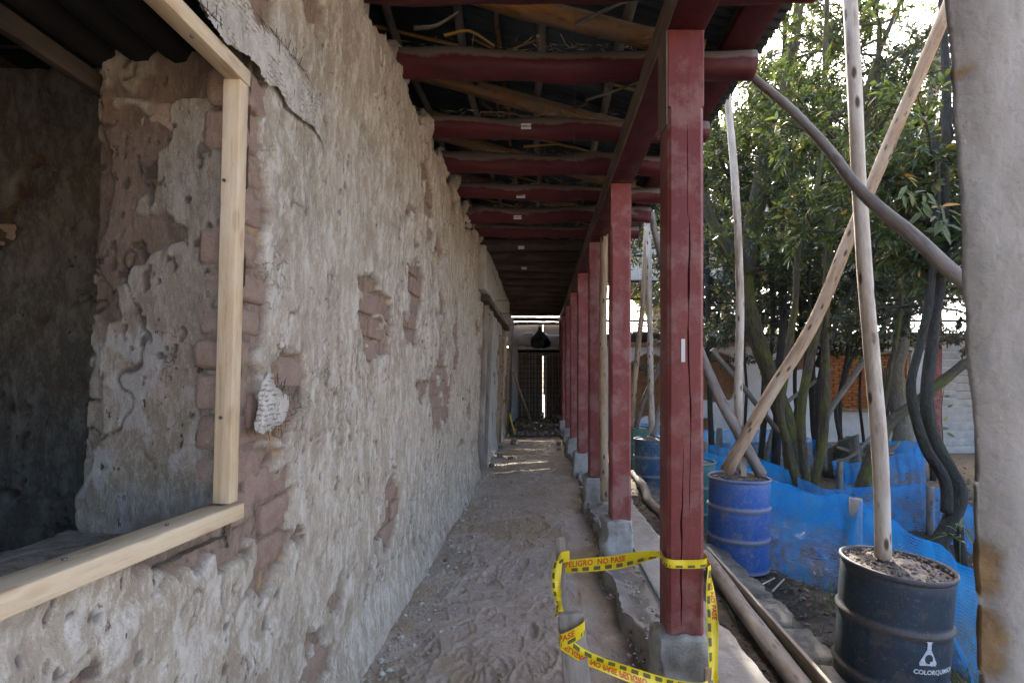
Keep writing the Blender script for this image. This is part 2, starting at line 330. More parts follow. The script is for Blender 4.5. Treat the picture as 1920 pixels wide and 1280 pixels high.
def m_drum(name, c1, c2, dust, da):
    N = NT(name); p = N.pos(rnd=True); q = N.pos('Object', (1, 1, .25), True); a = N.noise(p, 4, 7, .7); st = N.noise(q, 16, 6, .7); f = N.noise(p, 60, 6, .75)
    c = N.mix(N.ramp(a, .35, .65), c1, c2); c = N.mix(N.mul(N.ramp(st, .42, .75), da), c, dust); c = N.mix(N.ramp(f, .56, .66, 0, .7), c, tuple(q*1.5 for q in dust)); c = N.mix(N.ramp(N.noise(p, 7, 8, .8), .55, .60, 0, .5), c, dust)
    c = N.mix(N.mul(N.attr('hoop'), N.ramp(f, .25, .6)), c, dust); c = N.mix(N.ramp(N.noise(p, 25, 5, .8), .68, .73), c, (.12, .05, .025))
    N.col(c); N.rough(N.ramp(st, .3, .7, .42, .85)); N.b.inputs['Specular IOR Level'].default_value = .45; N.bump(N.mul(a, N.mul(f, .15), 'ADD'), .35, .01); return N.m
M['drum_black'] = m_drum('navy_black_drum_paint', (.004, .013, .022), (.006, .028, .050), (.075, .062, .050), .40)
M['drum_blue'] = m_drum('blue_drum_paint', (.010, .068, .26), (.018, .10, .33), (.22, .20, .18), .38)
M['drum_dark'] = m_drum('dark_blue_drum_paint', (.008, .045, .10), (.014, .07, .14), (.2, .2, .19), .35)
M['drum_green'] = m_drum('green_drum_paint', (.012, .13, .09), (.02, .17, .12), (.2, .2, .18), .3)
def m_net():
    N = NT('blue_netting'); p = N.pos(); a = N.noise(p, 5, 5); wv = N.n('TexWave', wave_type='BANDS', bands_direction='Z'); N.l(p, wv.inputs[0]); wv.inputs['Scale'].default_value = 16; wv.inputs['Distortion'].default_value = 1.2
    f = N.noise(p, 150, 3, .7)
    c = N.mix(N.ramp(a, .3, .7), (.014, .30, .86), (.03, .42, .92)); sx = N.n('SeparateXYZ'); N.l(p, sx.inputs[0]); c = N.mix(N.mul(N.ramp(sx.outputs['Z'], .35, .0), N.ramp(N.noise(p, 7, 7, .75), .42, .62)), c, (.16, .22, .27)); d1 = N.n('BsdfDiffuse'); N.put(d1.inputs[0], c); d2 = N.n('BsdfTranslucent'); N.put(d2.inputs[0], c)
    x = N.n('MixShader'); x.inputs[0].default_value = .5; N.l(d1.outputs[0], x.inputs[1]); N.l(d2.outputs[0], x.inputs[2])
    t = N.n('BsdfTransparent'); y = N.n('MixShader'); al = N.mul(N.ramp(wv.outputs[1], 0, 1, .52, .66), N.mul(N.ramp(f, .35, .65, -.12, .12), N.ramp(N.noise(p, 2.2, 5, .6), .35, .65, -.16, .10), 'ADD'), 'ADD'); N.l(al, y.inputs[0])
    N.l(t.outputs[0], y.inputs[1]); N.l(x.outputs[0], y.inputs[2]); N.l(y.outputs[0], N.out.inputs[0]); return N.m
M['net'] = m_net()
def m_pillar():
    N = NT('pillar_plaster'); p = N.pos(); a = N.noise(p, 7, 7, .62); st = N.noise(N.pos('Object', (1, 1, .25)), 14, 5); f = N.noise(p, 60, 6)
    c = N.mix(N.ramp(a, .35, .65), (.31, .28, .235), (.24, .215, .175)); c = N.mix(N.ramp(st, .5, .7, 0, .7), c, (.38, .355, .305)); c = N.mix(N.ramp(f, .3, .42, .4, 0), c, (.18, .15, .12))
    c = N.mix(N.attr('peel'), c, N.mix(N.ramp(a, .4, .6), (.36, .24, .10), (.22, .14, .07))); N.col(c); N.bump(N.mul(a, f, 'ADD'), .5, .01); return N.m
M['pillar'] = m_pillar()

# ================================================================== LEFT ADOBE WALL
def adobe_h(U, V, s, bias=0.0, depth=.03, rough=1.0, crk=1.0):
    und = (fbm(U*1.1, V*1.1, 3, s)-.5)*.07
    wu = (fbm(U*9, V*9, 3, s+31)-.5)*.22; wv = (fbm(U*9+5, V*9, 3, s+33)-.5)*.22
    pk = fbm((U+wu)*2.2, (V+wv)*2.6, 3, s+3)
    peel = ss(.65, .668, pk+bias)
    mid = (fbm(U*7, V*6, 4, s+5)-.5)*.012*rough
    fine = (fbm(U*38, V*38, 3, s+9)-.5)*.009*rough
    chip = ss(.60, .64, fbm(U*11, V*9, 3, s+20))
    plate = ss(.52, .535, fbm(U*4+wu*3, V*4+wv*3, 4, s+24))*.004
    pit = ss(.73, .77, fbm(U*34, V*22, 2, s+40))*ss(.45, .6, fbm(U*2.2, V*1.6, 2, s+41))
    ckm = ss(.56, .68, fbm(U*1.9, V*1.9, 3, s+50))
    ck = (crack(U*2.1+wu, V*1.7+wv, s+60, .007)*ckm + crack(U*5+wu, V*4+wv, s+61, .012)*ss(.56, .64, fbm(U*2.7, V*2.7, 2, s+70)))*crk
    ck = np.clip(ck, 0, 1)
    h = und+mid*(1-peel*.3)+fine+plate*(1-peel)-chip*.0045*(1-peel)-pit*.009-ck*.012-peel*depth
    return h, und, dict(peel=np.clip(peel+.35*chip*(fbm(U*3, V*3, 2, s+80) > .55), 0, 1), pit=np.clip(pit*.8+ck*.9, 0, 1))
def relief(name, O, EU, EV, Nn, us, vs, fn, m, parent=None, hole=None, **mk):
    U, V = np.meshgrid(us, vs, indexing='ij'); r = fn(U, V); h, at = r[0], r[-1]
    O, EU, EV, Nn = [np.array(q, float) for q in (O, EU, EV, Nn)]
    P = O+U[..., None]*EU+V[..., None]*EV+h[..., None]*Nn
    Fc = gridfaces(len(us), len(vs))
    if hole is not None:
        uc = U.ravel()[Fc].mean(1); vc = V.ravel()[Fc].mean(1); Fc = Fc[~hole(uc, vc)]
        used = np.unique(Fc); mp = np.zeros(U.size, np.int64); mp[used] = np.arange(len(used)); Fc = mp[Fc]
        P = P.reshape(-1, 3)[used]; at = {k: a.ravel()[used] for k, a in at.items()}
    if np.dot(np.cross(EU, EV), Nn) < 0: Fc = Fc[:, ::-1]
    me = mkmesh(name, P.reshape(-1, 3), np.ascontiguousarray(Fc), m, {k: a.ravel() for k, a in at.items()})
    return ob(name, me, parent, **mk)
def logspace_steps(a, b, k, m0=.0): 
    out = [a]
    while out[-1] < b: out.append(out[-1]+max(m0, k*out[-1]))
    return np.array(out)
brick_mes = [rough_box('brick', M['brick'], (.31, .10, .108), (6, 3, 4), .010, 14, .009, i) for i in range(6)]
brick_far = [rough_box('brick', M['brick'], (.31, .10, .108), (3, 3, 3), .006, 9, .010, i) for i in range(3)]
def bricks(parent, O, EU, EV, Nn, urange, vrange, fn, thr, prot=-.017, L=.33, H=.125, maxn=300, seed=0, meshes=None, ok=lambda u, v: True):
    R = random.Random(seed); O, EU, EV, Nn = [Vector(q) for q in (O, EU, EV, Nn)]; k = 0; c = 0
    EVn = EV.normalized(); rot = Matrix((EU, -Nn if EU.cross(EVn).dot(-Nn)*-1 > 0 else -Nn, EVn)).transposed()
    v = vrange[0]+H/2
    while v < vrange[1]:
        u = urange[0]-(.5*L if k % 2 else 0)+R.uniform(-.03, .03)
        while u < urange[1]:
            gu, gv = np.meshgrid(np.linspace(u-.13, u+.13, 7), np.linspace(v-.04, v+.04, 3))
            h, und, at = fn(gu, gv)
            if at['peel'].mean() > thr and c < maxn and ok(u, v):
                p = O+EU*u+EV*v+Nn*(float(und.mean())+prot-.05+R.uniform(-.006, .004))
                me = R.choice(meshes or (brick_mes if u < 5 else brick_far))
                b = bpy.data.objects.new('brick', me); COL.objects.link(b); b.parent = parent
                mm = rot.to_4x4() @ Matrix.Rotation(R.uniform(-.025, .025), 4, 'Y') @ Matrix.Diagonal((R.uniform(.9, 1.04), 1, R.uniform(.92, 1.05), 1))
                mm.translation = p; b.matrix_local = mm; c += 1
            u += L
        v += H; k += 1
WB = -.97; WS = .041
YJ = 1.50; ZS = 1.185; ZL = 2.50           # window jamb, sill, lintel
def main_h(U, V):
    band = np.exp(-((V-1.55)/.8)**2)*.055+np.exp(-((U-2.2)/1.2)**2)*.03*np.exp(-((V-1.8)/.6)**2)-.03*ss(2.4, 3.2, V)-.06*ss(1.1, .4, V)-.07*(U < YJ+.12)*(V < ZS+.02)
    edge = .5*(1-ss(.12, .17, U-YJ+(fbm(V*7, U*3, 3, 99)-.5)*.20))*(U > YJ-.03)*ss(.95, 1.15, V)
    dr = .45*(1-ss(.07, .13, np.abs(U-8.05)))*(V < 2.8)
    h, und, at = adobe_h(U, V, 11, band+edge+dr)
    sill = (1-ss(YJ-.05, YJ+.06, U))*ss(.10, .0, np.abs(V-ZS+.05)+(fbm(U*6, V*6, 3, 5)-.5)*.08)
    h = h-sill*.02
    wht = ss(8.9, 9.2, U)*ss(.42, .55, fbm(U*1.2, V*1.0, 3, 77)+.1)+ss(9.4, 9.6, U)*.6*(V > .9)
    h = h+.06*ss(.35, 0., V)
    at['white'] = np.clip(wht, 0, 1)*(1-at['peel']); return h, und, at
yw = np.concatenate([logspace_steps(.30, 17.2, .0056)]); zw = np.arange(-.08, 3.46, .0092)
def main_hole(u, v):
    n1 = (fbm(v*9, u*9, 3, 3)-.5)*.05; n2 = (fbm(u*9, v*9, 3, 4)-.5)*.06
    win = (u < YJ+.015+n1*.6) & (v > ZS+.012+n2*.35) & (v < ZL+.03+n2*.6)
    door = (u > 8.1+n1) & (u < 8.95+n1) & (v < 2.76); door2 = (u > 11.2) & (u < 12.1) & (v < 2.5); d3 = (u > 13.8) & (u < 14.6) & (v < 2.4)
    top = v > 3.36+(fbm(u*2.5, v*0, 4, 8)-.5)*.22+(fbm(u*14, v*3, 3, 9)-.5)*.10
    return win | door | door2 | d3 | top
wall = thing('adobe_wall', 'long crumbling adobe wall with peeling pinkish plaster beside the earth corridor', 'wall', (WB, 3, 0))
def at_wall(o): o.location = Vector(o.location)-Vector((WB, 3, 0)); return o
at_wall(relief('plaster_face', (WB, 0, 0), (0, 1, 0), (WS, 0, 1), (1, 0, 0), yw, zw, main_h, M['adobe'], wall, main_hole))
def main_b(U, V): return main_h(U, V)
br_parent = wall
bricks(br_parent, (WB-WB, -3, 0), (0, 1, 0), (WS, 0, 1), (1, 0, 0), (YJ-.25, 8), (.3, 3.0), main_b, .42, maxn=210, seed=3, ok=lambda u, v: u > YJ+.175 or v < ZS-.09 or v > ZL+.2)
# jamb of the window (faces the camera), bare bricks and plaster
XI = -1.43
def jamb_h(U, V):
    bias = -.10+.20*np.exp(-((V-2.02)/.06)**2)*ss(.12, .2, U)+.16*np.exp(-((V-1.78)/.06)**2)*ss(.25, .32, U)+.09*(V > 2.44)+.10*(U < .05)
    h, und, at = adobe_h(U, V, 41, bias, .014, .9, 1.2)
    edge = ss(.43, .50, U+(fbm(V*5, U*2, 4, 44)-.5)*.14)
    h = h*.8-edge*.09
    at['white'] = ss(.66, .70, fbm(U*7, V*6, 4, 46))*.3*(1-at['peel']); return h, und*.8, at
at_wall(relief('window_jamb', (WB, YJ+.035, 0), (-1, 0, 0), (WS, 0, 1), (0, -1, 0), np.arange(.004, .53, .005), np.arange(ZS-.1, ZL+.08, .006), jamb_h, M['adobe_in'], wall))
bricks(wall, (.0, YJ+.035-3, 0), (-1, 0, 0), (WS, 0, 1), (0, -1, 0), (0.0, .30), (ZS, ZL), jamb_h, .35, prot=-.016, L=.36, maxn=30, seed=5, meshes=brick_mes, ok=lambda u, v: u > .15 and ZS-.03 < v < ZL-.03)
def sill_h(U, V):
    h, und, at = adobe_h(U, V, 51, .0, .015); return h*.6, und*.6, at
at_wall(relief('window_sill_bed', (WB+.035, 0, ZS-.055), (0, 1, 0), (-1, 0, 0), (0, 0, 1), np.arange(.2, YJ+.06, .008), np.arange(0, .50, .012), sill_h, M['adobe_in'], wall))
RB = random.Random(77); z = ZS-.06; k = 0
while z < ZL-.02:
    hgt = RB.uniform(.10, .135); L_ = RB.uniform(.11, .20); me = rough_box('brick', M['brick'], (L_, .12, hgt-.016), (8, 5, 6), .022, 10, .016, 70+k)
    b = ob('brick', me, wall); b.rotation_euler = (0, 0, PI/2+RB.uniform(-.04, .04)); b.location = (WS*(z+hgt/2)-.070+RB.uniform(-.006, .006), YJ+.035+L_/2-3+RB.uniform(0, .008), z+hgt/2); z += hgt; k += 1
# inner face of the wall and the lintel logs over the window
mb = MB(); mb.box((XI-WB+.02, 6.85, 1.25), (.04, 9.8, 4.5)); mb.box((XI-WB+.18, -5.0, 1.6), (.42, 4.0, 3.6)); mb.box((XI-WB-.04, -1.65, .5), (.04, 6.3, 1.2)); mb.box((XI-WB-.04, -1.65, 3.1), (.04, 6.3, .9))
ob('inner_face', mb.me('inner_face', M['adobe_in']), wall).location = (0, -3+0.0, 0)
for i, (x, z, r) in enumerate([(-.99, 2.60, .06), (-1.10, 2.595, .055), (-1.21, 2.60, .062), (-1.33, 2.585, .055)]):
    at_wall(tube('lintel_log', M['dark'], [(x, -.6, z), (x+.01, .6, z+.01), (x, YJ+.35, z)], r, r*.9, wall, seg=10, bump=.12, seed=i))
at_wall(beam_between('lintel_board', M['darklog'], (-1.37, -.6, 2.53), (-1.37, YJ+.2, 2.50), .03, .06, wall))
# lime patches on wire mesh
def patch(name, poly, label, off, seed):
    us = [p[0] for p in poly]; vs = [p[1] for p in poly]
    t = thing(name, label, 'plaster patch', (WB+WS*np.mean(vs), float(np.mean(us)), float(np.mean(vs))))
    def inside(u, v):
        r = np.zeros(u.shape, bool); n = len(poly); uu = u+(fbm(u*12, v*12, 3, seed)-.5)*.07; vv = v+(fbm(u*12+4, v*12, 3, seed+1)-.5)*.07
        for i in range(n):
            (x1, y1), (x2, y2) = poly[i], poly[(i+1) % n]
            c = ((y1 > vv) != (y2 > vv)) & (uu < (x2-x1)*(vv-y1)/((y2-y1) or 1e-9)+x1); r ^= c
        return r
    def fn(U, V):
        und = (fbm(U*1.1, V*1.1, 3, 11)-.5)*.07
        g = .012
        cell = np.minimum(np.abs(((U/g) % 1)-.5), np.abs(((V/g+.25*np.sin(U*40)) % 1)-.5))
        jt = (fbm(U*25, V*25, 2, 3)-.5)*.012; row = np.floor((V+jt)/.0155)
        hl = ss(.36, .46, np.abs(((V+jt)/.0155 % 1)-.5)); hv = ss(.40, .48, np.abs(((U+row*.009+jt)/.021 % 1)-.5)); hl = np.maximum(hl, hv*.8)
        mk = ss(.36, .52, fbm(U*9, V*9, 3, seed+7))
        h = und+off+(fbm(U*8, V*8, 3, seed+3)-.5)*.012+(fbm(U*60, V*60, 2, seed+4)-.5)*.004-hl*.006*mk
        return h, {'pit': hl*mk*(fbm(U*60, V*60, 2, seed+9) > .48)*.9}
    st = .0035
    o = relief('lime_skin', (WB, 0, 0), (0, 1, 0), (WS, 0, 1), (1, 0, 0), np.arange(min(us)-.05, max(us)+.05, st*1.5), np.arange(min(vs)-.05, max(vs)+.05, st), fn, M['laths'], t, lambda u, v: ~inside(u, v))
    o.location = -Vector(t.location)
    mb = MB(); R = random.Random(seed)   # torn wire ends of the mesh along the lower edge
    for i in range(len(poly)):
        (x1, y1), (x2, y2) = poly[i], poly[(i+1) % len(poly)]
        if y2 > y1 and i > 0: continue
        n = int(math.hypot(x2-x1, y2-y1)/.009)
        for k in range(n):
            f = k/n; u = x1+(x2-x1)*f; v = y1+(y2-y1)*f; x = WB+WS*v+off-.005+(float(fbm(np.array([u*1.1]), np.array([v*1.1]), 3, 11)[0])-.5)*.07
            L = R.uniform(.01, .05); a = R.choice((0, PI/2))+R.uniform(-.2, .2)
            p = Vector((x+.01, u, v)); q = p+Vector((R.uniform(-.004, .012), math.cos(a)*L*R.choice((-1, 1)), math.sin(a)*L*R.choice((-1, 1))))
            mb.add(*tubedata([p, q], .0009, .0009, n=2, seg=4, cap=False)[:2])
    w_ = ob('wire_mesh', mb.me('wire_mesh', M['wire']), t, kind='stuff'); w_.location = -Vector(t.location)
def wp(u, v):                    # wall plane hit by a pixel of the photograph
    a = (u-VU)/F; b = (VV-v)/F; Y = (WB+WS*EYE)/(a-WS*b); return (Y, EYE+b*Y)
patch('lime_patch', [wp(330, -60), wp(345, 0), wp(400, 60), wp(470, 130), wp(545, 205), wp(600, 262), wp(606, 200), wp(565, 140), wp(520, 85), wp(470, 30), wp(430, -60)], 'long diagonal strip of cream lime over wire mesh above the window', .017, 5)
patch('lime_patch', [wp(455, 800), wp(462, 745), wp(490, 708), wp(528, 745), wp(515, 790), wp(480, 808)], 'small cream patch of lime on mesh right of the window post', .016, 6)
# new pine window frame
fr = thing('window_frame', 'new pale pine timber frame lining the left wall opening', 'window frame', (WB+.06, YJ, ZS))
def kid(o, t): o.location = Vector(o.location)-Vector(t.location); return o
XF = -.895
a0 = wp(447, 157); a1 = wp(418, 922)
beam_b = lambda *a, **k: kid(beam_between(*a, **k), fr)
beam_b('side_post', M['pine'], (-.925+.006, a1[0]+.012, ZS+.045), (-.895+.008, a1[0]+.012, ZL-.045), .05, .042, fr, (0, 1, 0), .003, 1)
beam_b('top_rail', M['pine'], (-.882, -.3, ZL-.03+.012), (-.882, a1[0]+.035, ZL-.022), .05, .046, fr, (0, 0, 1), .003, 2)
beam_b('sill_rail', M['pine'], (-.912, -.3, ZS+.075), (-.915, a1[0]+.03, ZS+.018), .085, .045, fr, (0, 0, 1), .004, 3)
for p in [(-.905, a1[0]-.014, 2.16), (-.915, a1[0]-.014, 1.48), (-.87, 1.28, ZL-.056), (-.91, 1.25, ZS+.05), (-.91, .98, ZS+.062), (-.91, 1.47, ZS+.043)]:
    up = p[2] < ZS+.1 or p[2] > 2.4
    kid(tube('nail', M['nail'], [p, (p[0], p[1]-(.0 if up else .004), p[2]+(.004 if up else 0))], .004, .005, fr, n=2, seg=8), fr)
# room seen through the window
YC = 2.45
iw = thing('interior_wall', 'dark inner adobe cross wall of the room behind the window', 'wall', (-2.8, YC, 0))
def cross_h(U, V):
    h, und, at = adobe_h(U, V, 71, .09, .024, 1.5, 1.0); j = ss(.42, .49, np.abs((V/.145) % 1-.5))*.010
    return h-j*ss(.45, .6, fbm(U*3, V*3, 2, 72)), und, at
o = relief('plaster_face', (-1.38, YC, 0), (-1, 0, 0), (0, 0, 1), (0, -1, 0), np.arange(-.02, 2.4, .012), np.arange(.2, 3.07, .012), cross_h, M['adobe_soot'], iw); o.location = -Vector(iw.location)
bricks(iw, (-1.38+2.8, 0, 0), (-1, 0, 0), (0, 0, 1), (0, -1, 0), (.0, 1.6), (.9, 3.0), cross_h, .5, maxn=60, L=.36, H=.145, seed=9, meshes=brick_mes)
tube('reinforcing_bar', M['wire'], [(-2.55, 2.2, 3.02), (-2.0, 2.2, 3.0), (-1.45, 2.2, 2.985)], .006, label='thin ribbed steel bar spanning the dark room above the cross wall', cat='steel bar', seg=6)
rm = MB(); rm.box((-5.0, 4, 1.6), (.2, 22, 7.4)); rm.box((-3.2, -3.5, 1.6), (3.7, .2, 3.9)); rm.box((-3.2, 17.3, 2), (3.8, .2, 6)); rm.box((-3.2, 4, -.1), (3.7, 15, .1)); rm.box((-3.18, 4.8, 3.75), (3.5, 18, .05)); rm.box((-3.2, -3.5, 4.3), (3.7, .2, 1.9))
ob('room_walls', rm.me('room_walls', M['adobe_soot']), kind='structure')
cl = thing('room_ceiling', 'log ceiling coloured shade-dark in the room inside the window opening', 'ceiling', (-3, 1, 3.4))
for i in range(7):
    x = -1.6-i*.42; kid(tube('ceiling_log', M['dark'], [(x, -3, 3.33), (x+.03, 0, 3.34), (x, 5, 3.35)], .07, .06, cl, seg=8, bump=.1, seed=i), cl)
# ================================================================== FLOORS
def floor_h(U, V):               # U = y, V = x
    h = (fbm(U*.9, V*1.3, 3, 201)-.5)*.05+(fbm(U*5, V*5, 4, 202)-.5)*.019+(fbm(U*22, V*22, 4, 203)-.5)*.016-.006*ss(.62, .70, fbm(U*16, V*16, 3, 207))
    tr = ss(.22, .50, V)*(1-ss(6, 7.5, U)); h = h-.055*tr-.07*ss(.30, .52, V)*(1-ss(2.9, 3.3, U))
    h = h+.045*ss(-.72, -.95, V)*fbm(U*3, V*3, 2, 204)+.05*ss(12.5, 14, U)*fbm(U*4, V*4, 3, 205)
    R = random.Random(5)
    near = U < 10
    for k in range(210):
        y = 2.3+(R.random()**1.5)*6.5; x = R.uniform(-.75, .55); a = R.gauss(0, .35)+(PI if R.random() < .5 else 0); sz = R.uniform(.24, .29)
        m_ = (np.abs(U-y) < .2) & (np.abs(V-x) < .2)
        if not m_.any(): continue
        du = U[m_]-y; dv = V[m_]-x; p = du*math.cos(a)+dv*math.sin(a); q = -du*math.sin(a)+dv*math.cos(a)
        wd = .047-.012*np.cos((p/sz+.5)*2*PI*1.0+1.2); e = 1-ss(.82, 1.02, np.sqrt((p/(sz/2))**2*.98+(q/wd)**2*.9))
        rim = np.exp(-((np.sqrt((p/(sz/2))**2+(q/wd)**2)-1.08)/.12)**2)*.004
        pat = R.choice((0, 1, 2))
        t = np.sin(p*2*PI/.021+ (np.abs(q)*90 if pat == 0 else 0)) if pat < 2 else np.sin(p*2*PI/.024)*np.sin(q*2*PI/.022)
        h[m_] += -e*(R.uniform(.003, .008)+.0045*ss(-.3, .3, t))*R.uniform(.5, 1.1)+rim
    tan = ss(.6, .7, fbm(U*1.3, V*2.2, 3, 210)+.12*np.exp(-((U-4.6)/.8)**2))*.6; dark_tone = ss(.5, .56, V+(fbm(U*4, V*4, 3, 211)-.5)*.2)*.55*(U < 6.5)+.5*ss(12, 14, U)  # floor colour darker along the kerb side and towards the far end
    return h, {'tan': tan, 'dark_tone': np.clip(dark_tone, 0, 1)}
yf = np.concatenate([np.arange(-3, 2.2, .12), logspace_steps(2.2, 17.2, .0031)]); xf = np.concatenate([np.arange(-1.08, .72, .0078)])
relief('corridor_floor', (0, 0, 0), (0, 1, 0), (1, 0, 0), (0, 0, 1), yf, xf, floor_h, M['dirt'], kind='structure')
def walk_h(U, V): 
    return 0*U, {'tan': 0*U}
ys = np.concatenate([np.arange(-3, 2, .1), logspace_steps(2, 17, .006)]); prof = np.concatenate([np.linspace(0, .16, 14), .16+np.arange(.01, .52, .011), .68+np.linspace(.01, .17, 8)])
U, T = np.meshgrid(ys, prof, indexing='ij')
eL = .575+(fbm(U*1.4, U*0, 3, 221)-.5)*.16+(fbm(U*9, U*0, 3, 222)-.5)*.07+.05*((U > 4.45) & (U < 5.9)); eR = 1.12+(fbm(U*1.2, U*0+3, 3, 223)-.5)*.08+(fbm(U*10, U*0, 3, 224)-.5)*.035
top = (fbm(U*4, T*4, 4, 225)-.5)*.02+(fbm(U*30, T*30, 3, 226)-.5)*.007+.095
top -= .05*ss(.12, .02, np.abs(T-.22)+(fbm(U*3, T*3, 2, 227)-.4)*.3)
X = np.where(T < .16, eL, np.where(T < .68, eL+(eR-eL)*(T-.16)/.52, eR)); X = X+(fbm(U*22, T*22, 3, 228)-.5)*.03*((T < .16) | (T > .68))
Z = np.where(T < .16, -.13+(T/.16)*(.13+.095), np.where(T < .68, top, .095-(T-.68)/.17*.22)); Z = np.where(T < .16, np.minimum(Z, top), Z)+(fbm(U*18, T*18, 2, 229)-.5)*.006
ob('walkway', mkmesh('walkway', np.stack([X, U, Z], -1).reshape(-1, 3), np.ascontiguousarray(gridfaces(len(ys), len(prof))[:, ::-1]), M['conc_side'], {'tan': (0*U).ravel()}), kind='structure')
def garden_h(U, V):
    h = -.04-.25*ss(1.5, 1.95, V)+(fbm(U*1.1, V*1.1, 3, 231)-.5)*.07+(fbm(U*7, V*7, 4, 232)-.5)*.03+(fbm(U*25, V*25, 2, 233)-.5)*.012
    return h, {'tan': .5*ss(7, 9, U), 'dark_tone': .5*ss(.5, .6, fbm(U*.8, V*.8, 3, 234))}
relief('garden_ground', (0, 0, 0), (0, 1, 0), (1, 0, 0), (0, 0, 1), np.concatenate([np.arange(-3, 2, .2), logspace_steps(2, 17, .008)]), np.concatenate([np.arange(1.02, 3.2, .02), np.arange(3.2, 18, .09)]), garden_h, M['soil'], kind='structure')
g = mkmesh('ground', [(-150, -150, -.45), (150, -150, -.45), (150, 250, -.45), (-150, 250, -.45)], [(0, 1, 2, 3)], M['dirt']); ob('ground', g, kind='structure')
def gut_h(U, V): return -.035+(fbm(U*3, V*3, 4, 241)-.5)*.06+(fbm(U*20, V*20, 3, 242)-.5)*.014-.035*ss(.40, .48, np.abs((U/.42) % 1-.5)), {'tan': 0*U}
relief('path', (0, 0, 0), (0, 1, 0), (1, 0, 0), (0, 0, 1), logspace_steps(2.0, 8.5, .006), np.arange(1.50, 1.80, .012), gut_h, M['stonepath'], kind='structure', hole=lambda u, v: v > 1.74+(fbm(u*5, v*2, 3, 243)-.5)*.12)
# ================================================================== POSTS, PLINTHS, PLATES
def post(i, yf_, label, rows, crackd):
    x0, x1 = .60, .772; y0, y1 = yf_, yf_+.172; zb, zt = .375, 3.22
    t = thing('timber_post', label, 'post', ((x0+x1)/2, (y0+y1)/2, -.05), 'red timber posts along the walkway')
    zs = np.linspace(zb, zt, rows); V = []; Pc = []; nf = 22 if crackd else 6
    ts = np.linspace(0, 1, nf); R = random.Random(i); x_c = .55+.05*i % .3
    for z in zs:
        ch = .017 if z < 2.86 else .003; ring = []
        for f in ts: ring.append((x0+ch+(x1-x0-2*ch)*f, y0))
        ring += [(x1, y0+ch), (x1, y1-ch), (x1-ch, y1), (x0+ch, y1), (x0, y1-ch), (x0, y0+ch)]
        ring = np.array(ring); zz = np.full(len(ring), z)
        n = fbm(zz*1.3, zz*0+i, 2, 300+i)-.5; ring = ring+(ring-np.array([(x0+x1)/2, (y0+y1)/2]))*n[:, None]*.05
        if crackd:   # drying cracks that open the front face
            for (cx, za, zb2, wd, dp) in ((.42, .40, 1.28, .007, .03), (.66, .95, 2.35, .007, .03), (.58, 2.3, 2.8, .002, .01)):
                q = int(cx*(nf-1)); f1 = lambda t, m_: float(vn(np.array([t]), np.array([m_]), None, 5)[0])-.5
                cc = ring[q, 0]+f1(z*11, 1.)*.006+f1(z*2.3, 2.)*.014; k = float(ss(0, .15, z-za)*ss(0, .15, zb2-z)); wv = wd*max(.12, .5+f1(z*9, 3.)*1.7)*k
                if k > 0: ring[q-1, 0] = cc-.0012-wv/2; ring[q, 0] = cc; ring[q+1, 0] = cc+.0012+wv/2; ring[q, 1] += dp*k
        for (a, b) in ring: V.append((a, b, z)); Pc.append((a-x0, b-y0, z))
    k = nf+6; Fc = [(r*k+j, r*k+(j+1) % k, (r+1)*k+(j+1) % k, (r+1)*k+j) for r in range(rows-1) for j in range(k)]+[tuple((rows-1)*k+j for j in range(k)), tuple(range(k))[::-1]]
    o = ob('shaft', mkmesh('shaft', V, Fc, M['red'], {'pc': np.array(Pc)}, False), t); kid(o, t)
    pl = rough_box('plinth', M['conc'], (.245, .25, .47), (14, 14, 22) if i < 2 else (4, 4, 6), .05, 8, .02, i, .04); o = ob('plinth', pl, t); o.location = (-.018, 0, .20+.0)
    if i == 0: # bare inner side of the post head
        b = MB(); b.box((x0-.0035, (y0+y1)/2, 3.0), (.006, .168, .44)); kid(ob('bare_side', b.me('bare_side', M['sidewood']), t), t)
        lb = MB(); lb.box((.672, y0-.0015, EYE-(657-704)/960*y0), (.018, .002, .108)); kid(ob('paper_strip', lb.me('paper_strip', M['paper']), t), t)
    return t
PY = [2.40, 4.32, 6.22, 8.1, 10.0, 11.9, 13.8, 15.7]
labs = ['nearest maroon timber post with a long crack and white paper strip', 'second maroon post from the camera on a pale concrete block', 'third maroon post, just left of the round brown prop', 'fourth maroon post from the camera, split near its foot', 'fifth maroon post down the corridor', 'sixth maroon post down the corridor', 'seventh maroon post near the rubble heap', 'farthest maroon post beside the wire gate']
for i, y in enumerate(PY): post(i, y, labs[i], 330 if i == 0 else (60 if i == 1 else 24), i == 0)
pb = thing('wall_plate', 'long red timber plate beam lying on top of the maroon posts', 'beam', (.69, 6, 3.22))
for k, (ya, yb) in enumerate([(-1.2, 4.39), (4.395, 10.08), (10.085, 16.2)]):
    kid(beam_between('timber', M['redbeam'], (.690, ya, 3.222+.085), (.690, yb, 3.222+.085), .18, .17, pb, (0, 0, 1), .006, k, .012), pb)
    b = MB(); b.box((.598, (ya+yb)/2, 3.307), (.008, yb-ya, .16)); kid(ob('bare_side', mkmesh('bare_side', b.V, b.F, M['sidewood'], {'pc': np.array([(p[0], p[2], p[1]) for p in b.V])}, False), pb), pb)
beam_between('eaves_beam', M['redbeam'], (1.175, -1.2, 3.575), (1.175, 16.2, 3.575), .19, .07, None, (0, 0, 1), .006, 5, .01, label='wide dark red eaves timber lying on the outer ends of the roof beams', cat='beam')
tube('support_prop', M['tan_pole'], [W(1134, 938, 5.95), W(1130, 700, 6.0), W(1133, 435, 6.0)], .052, .047, seg=12, bump=.06, label='round brown wooden prop standing between the second and third maroon posts', cat='prop')
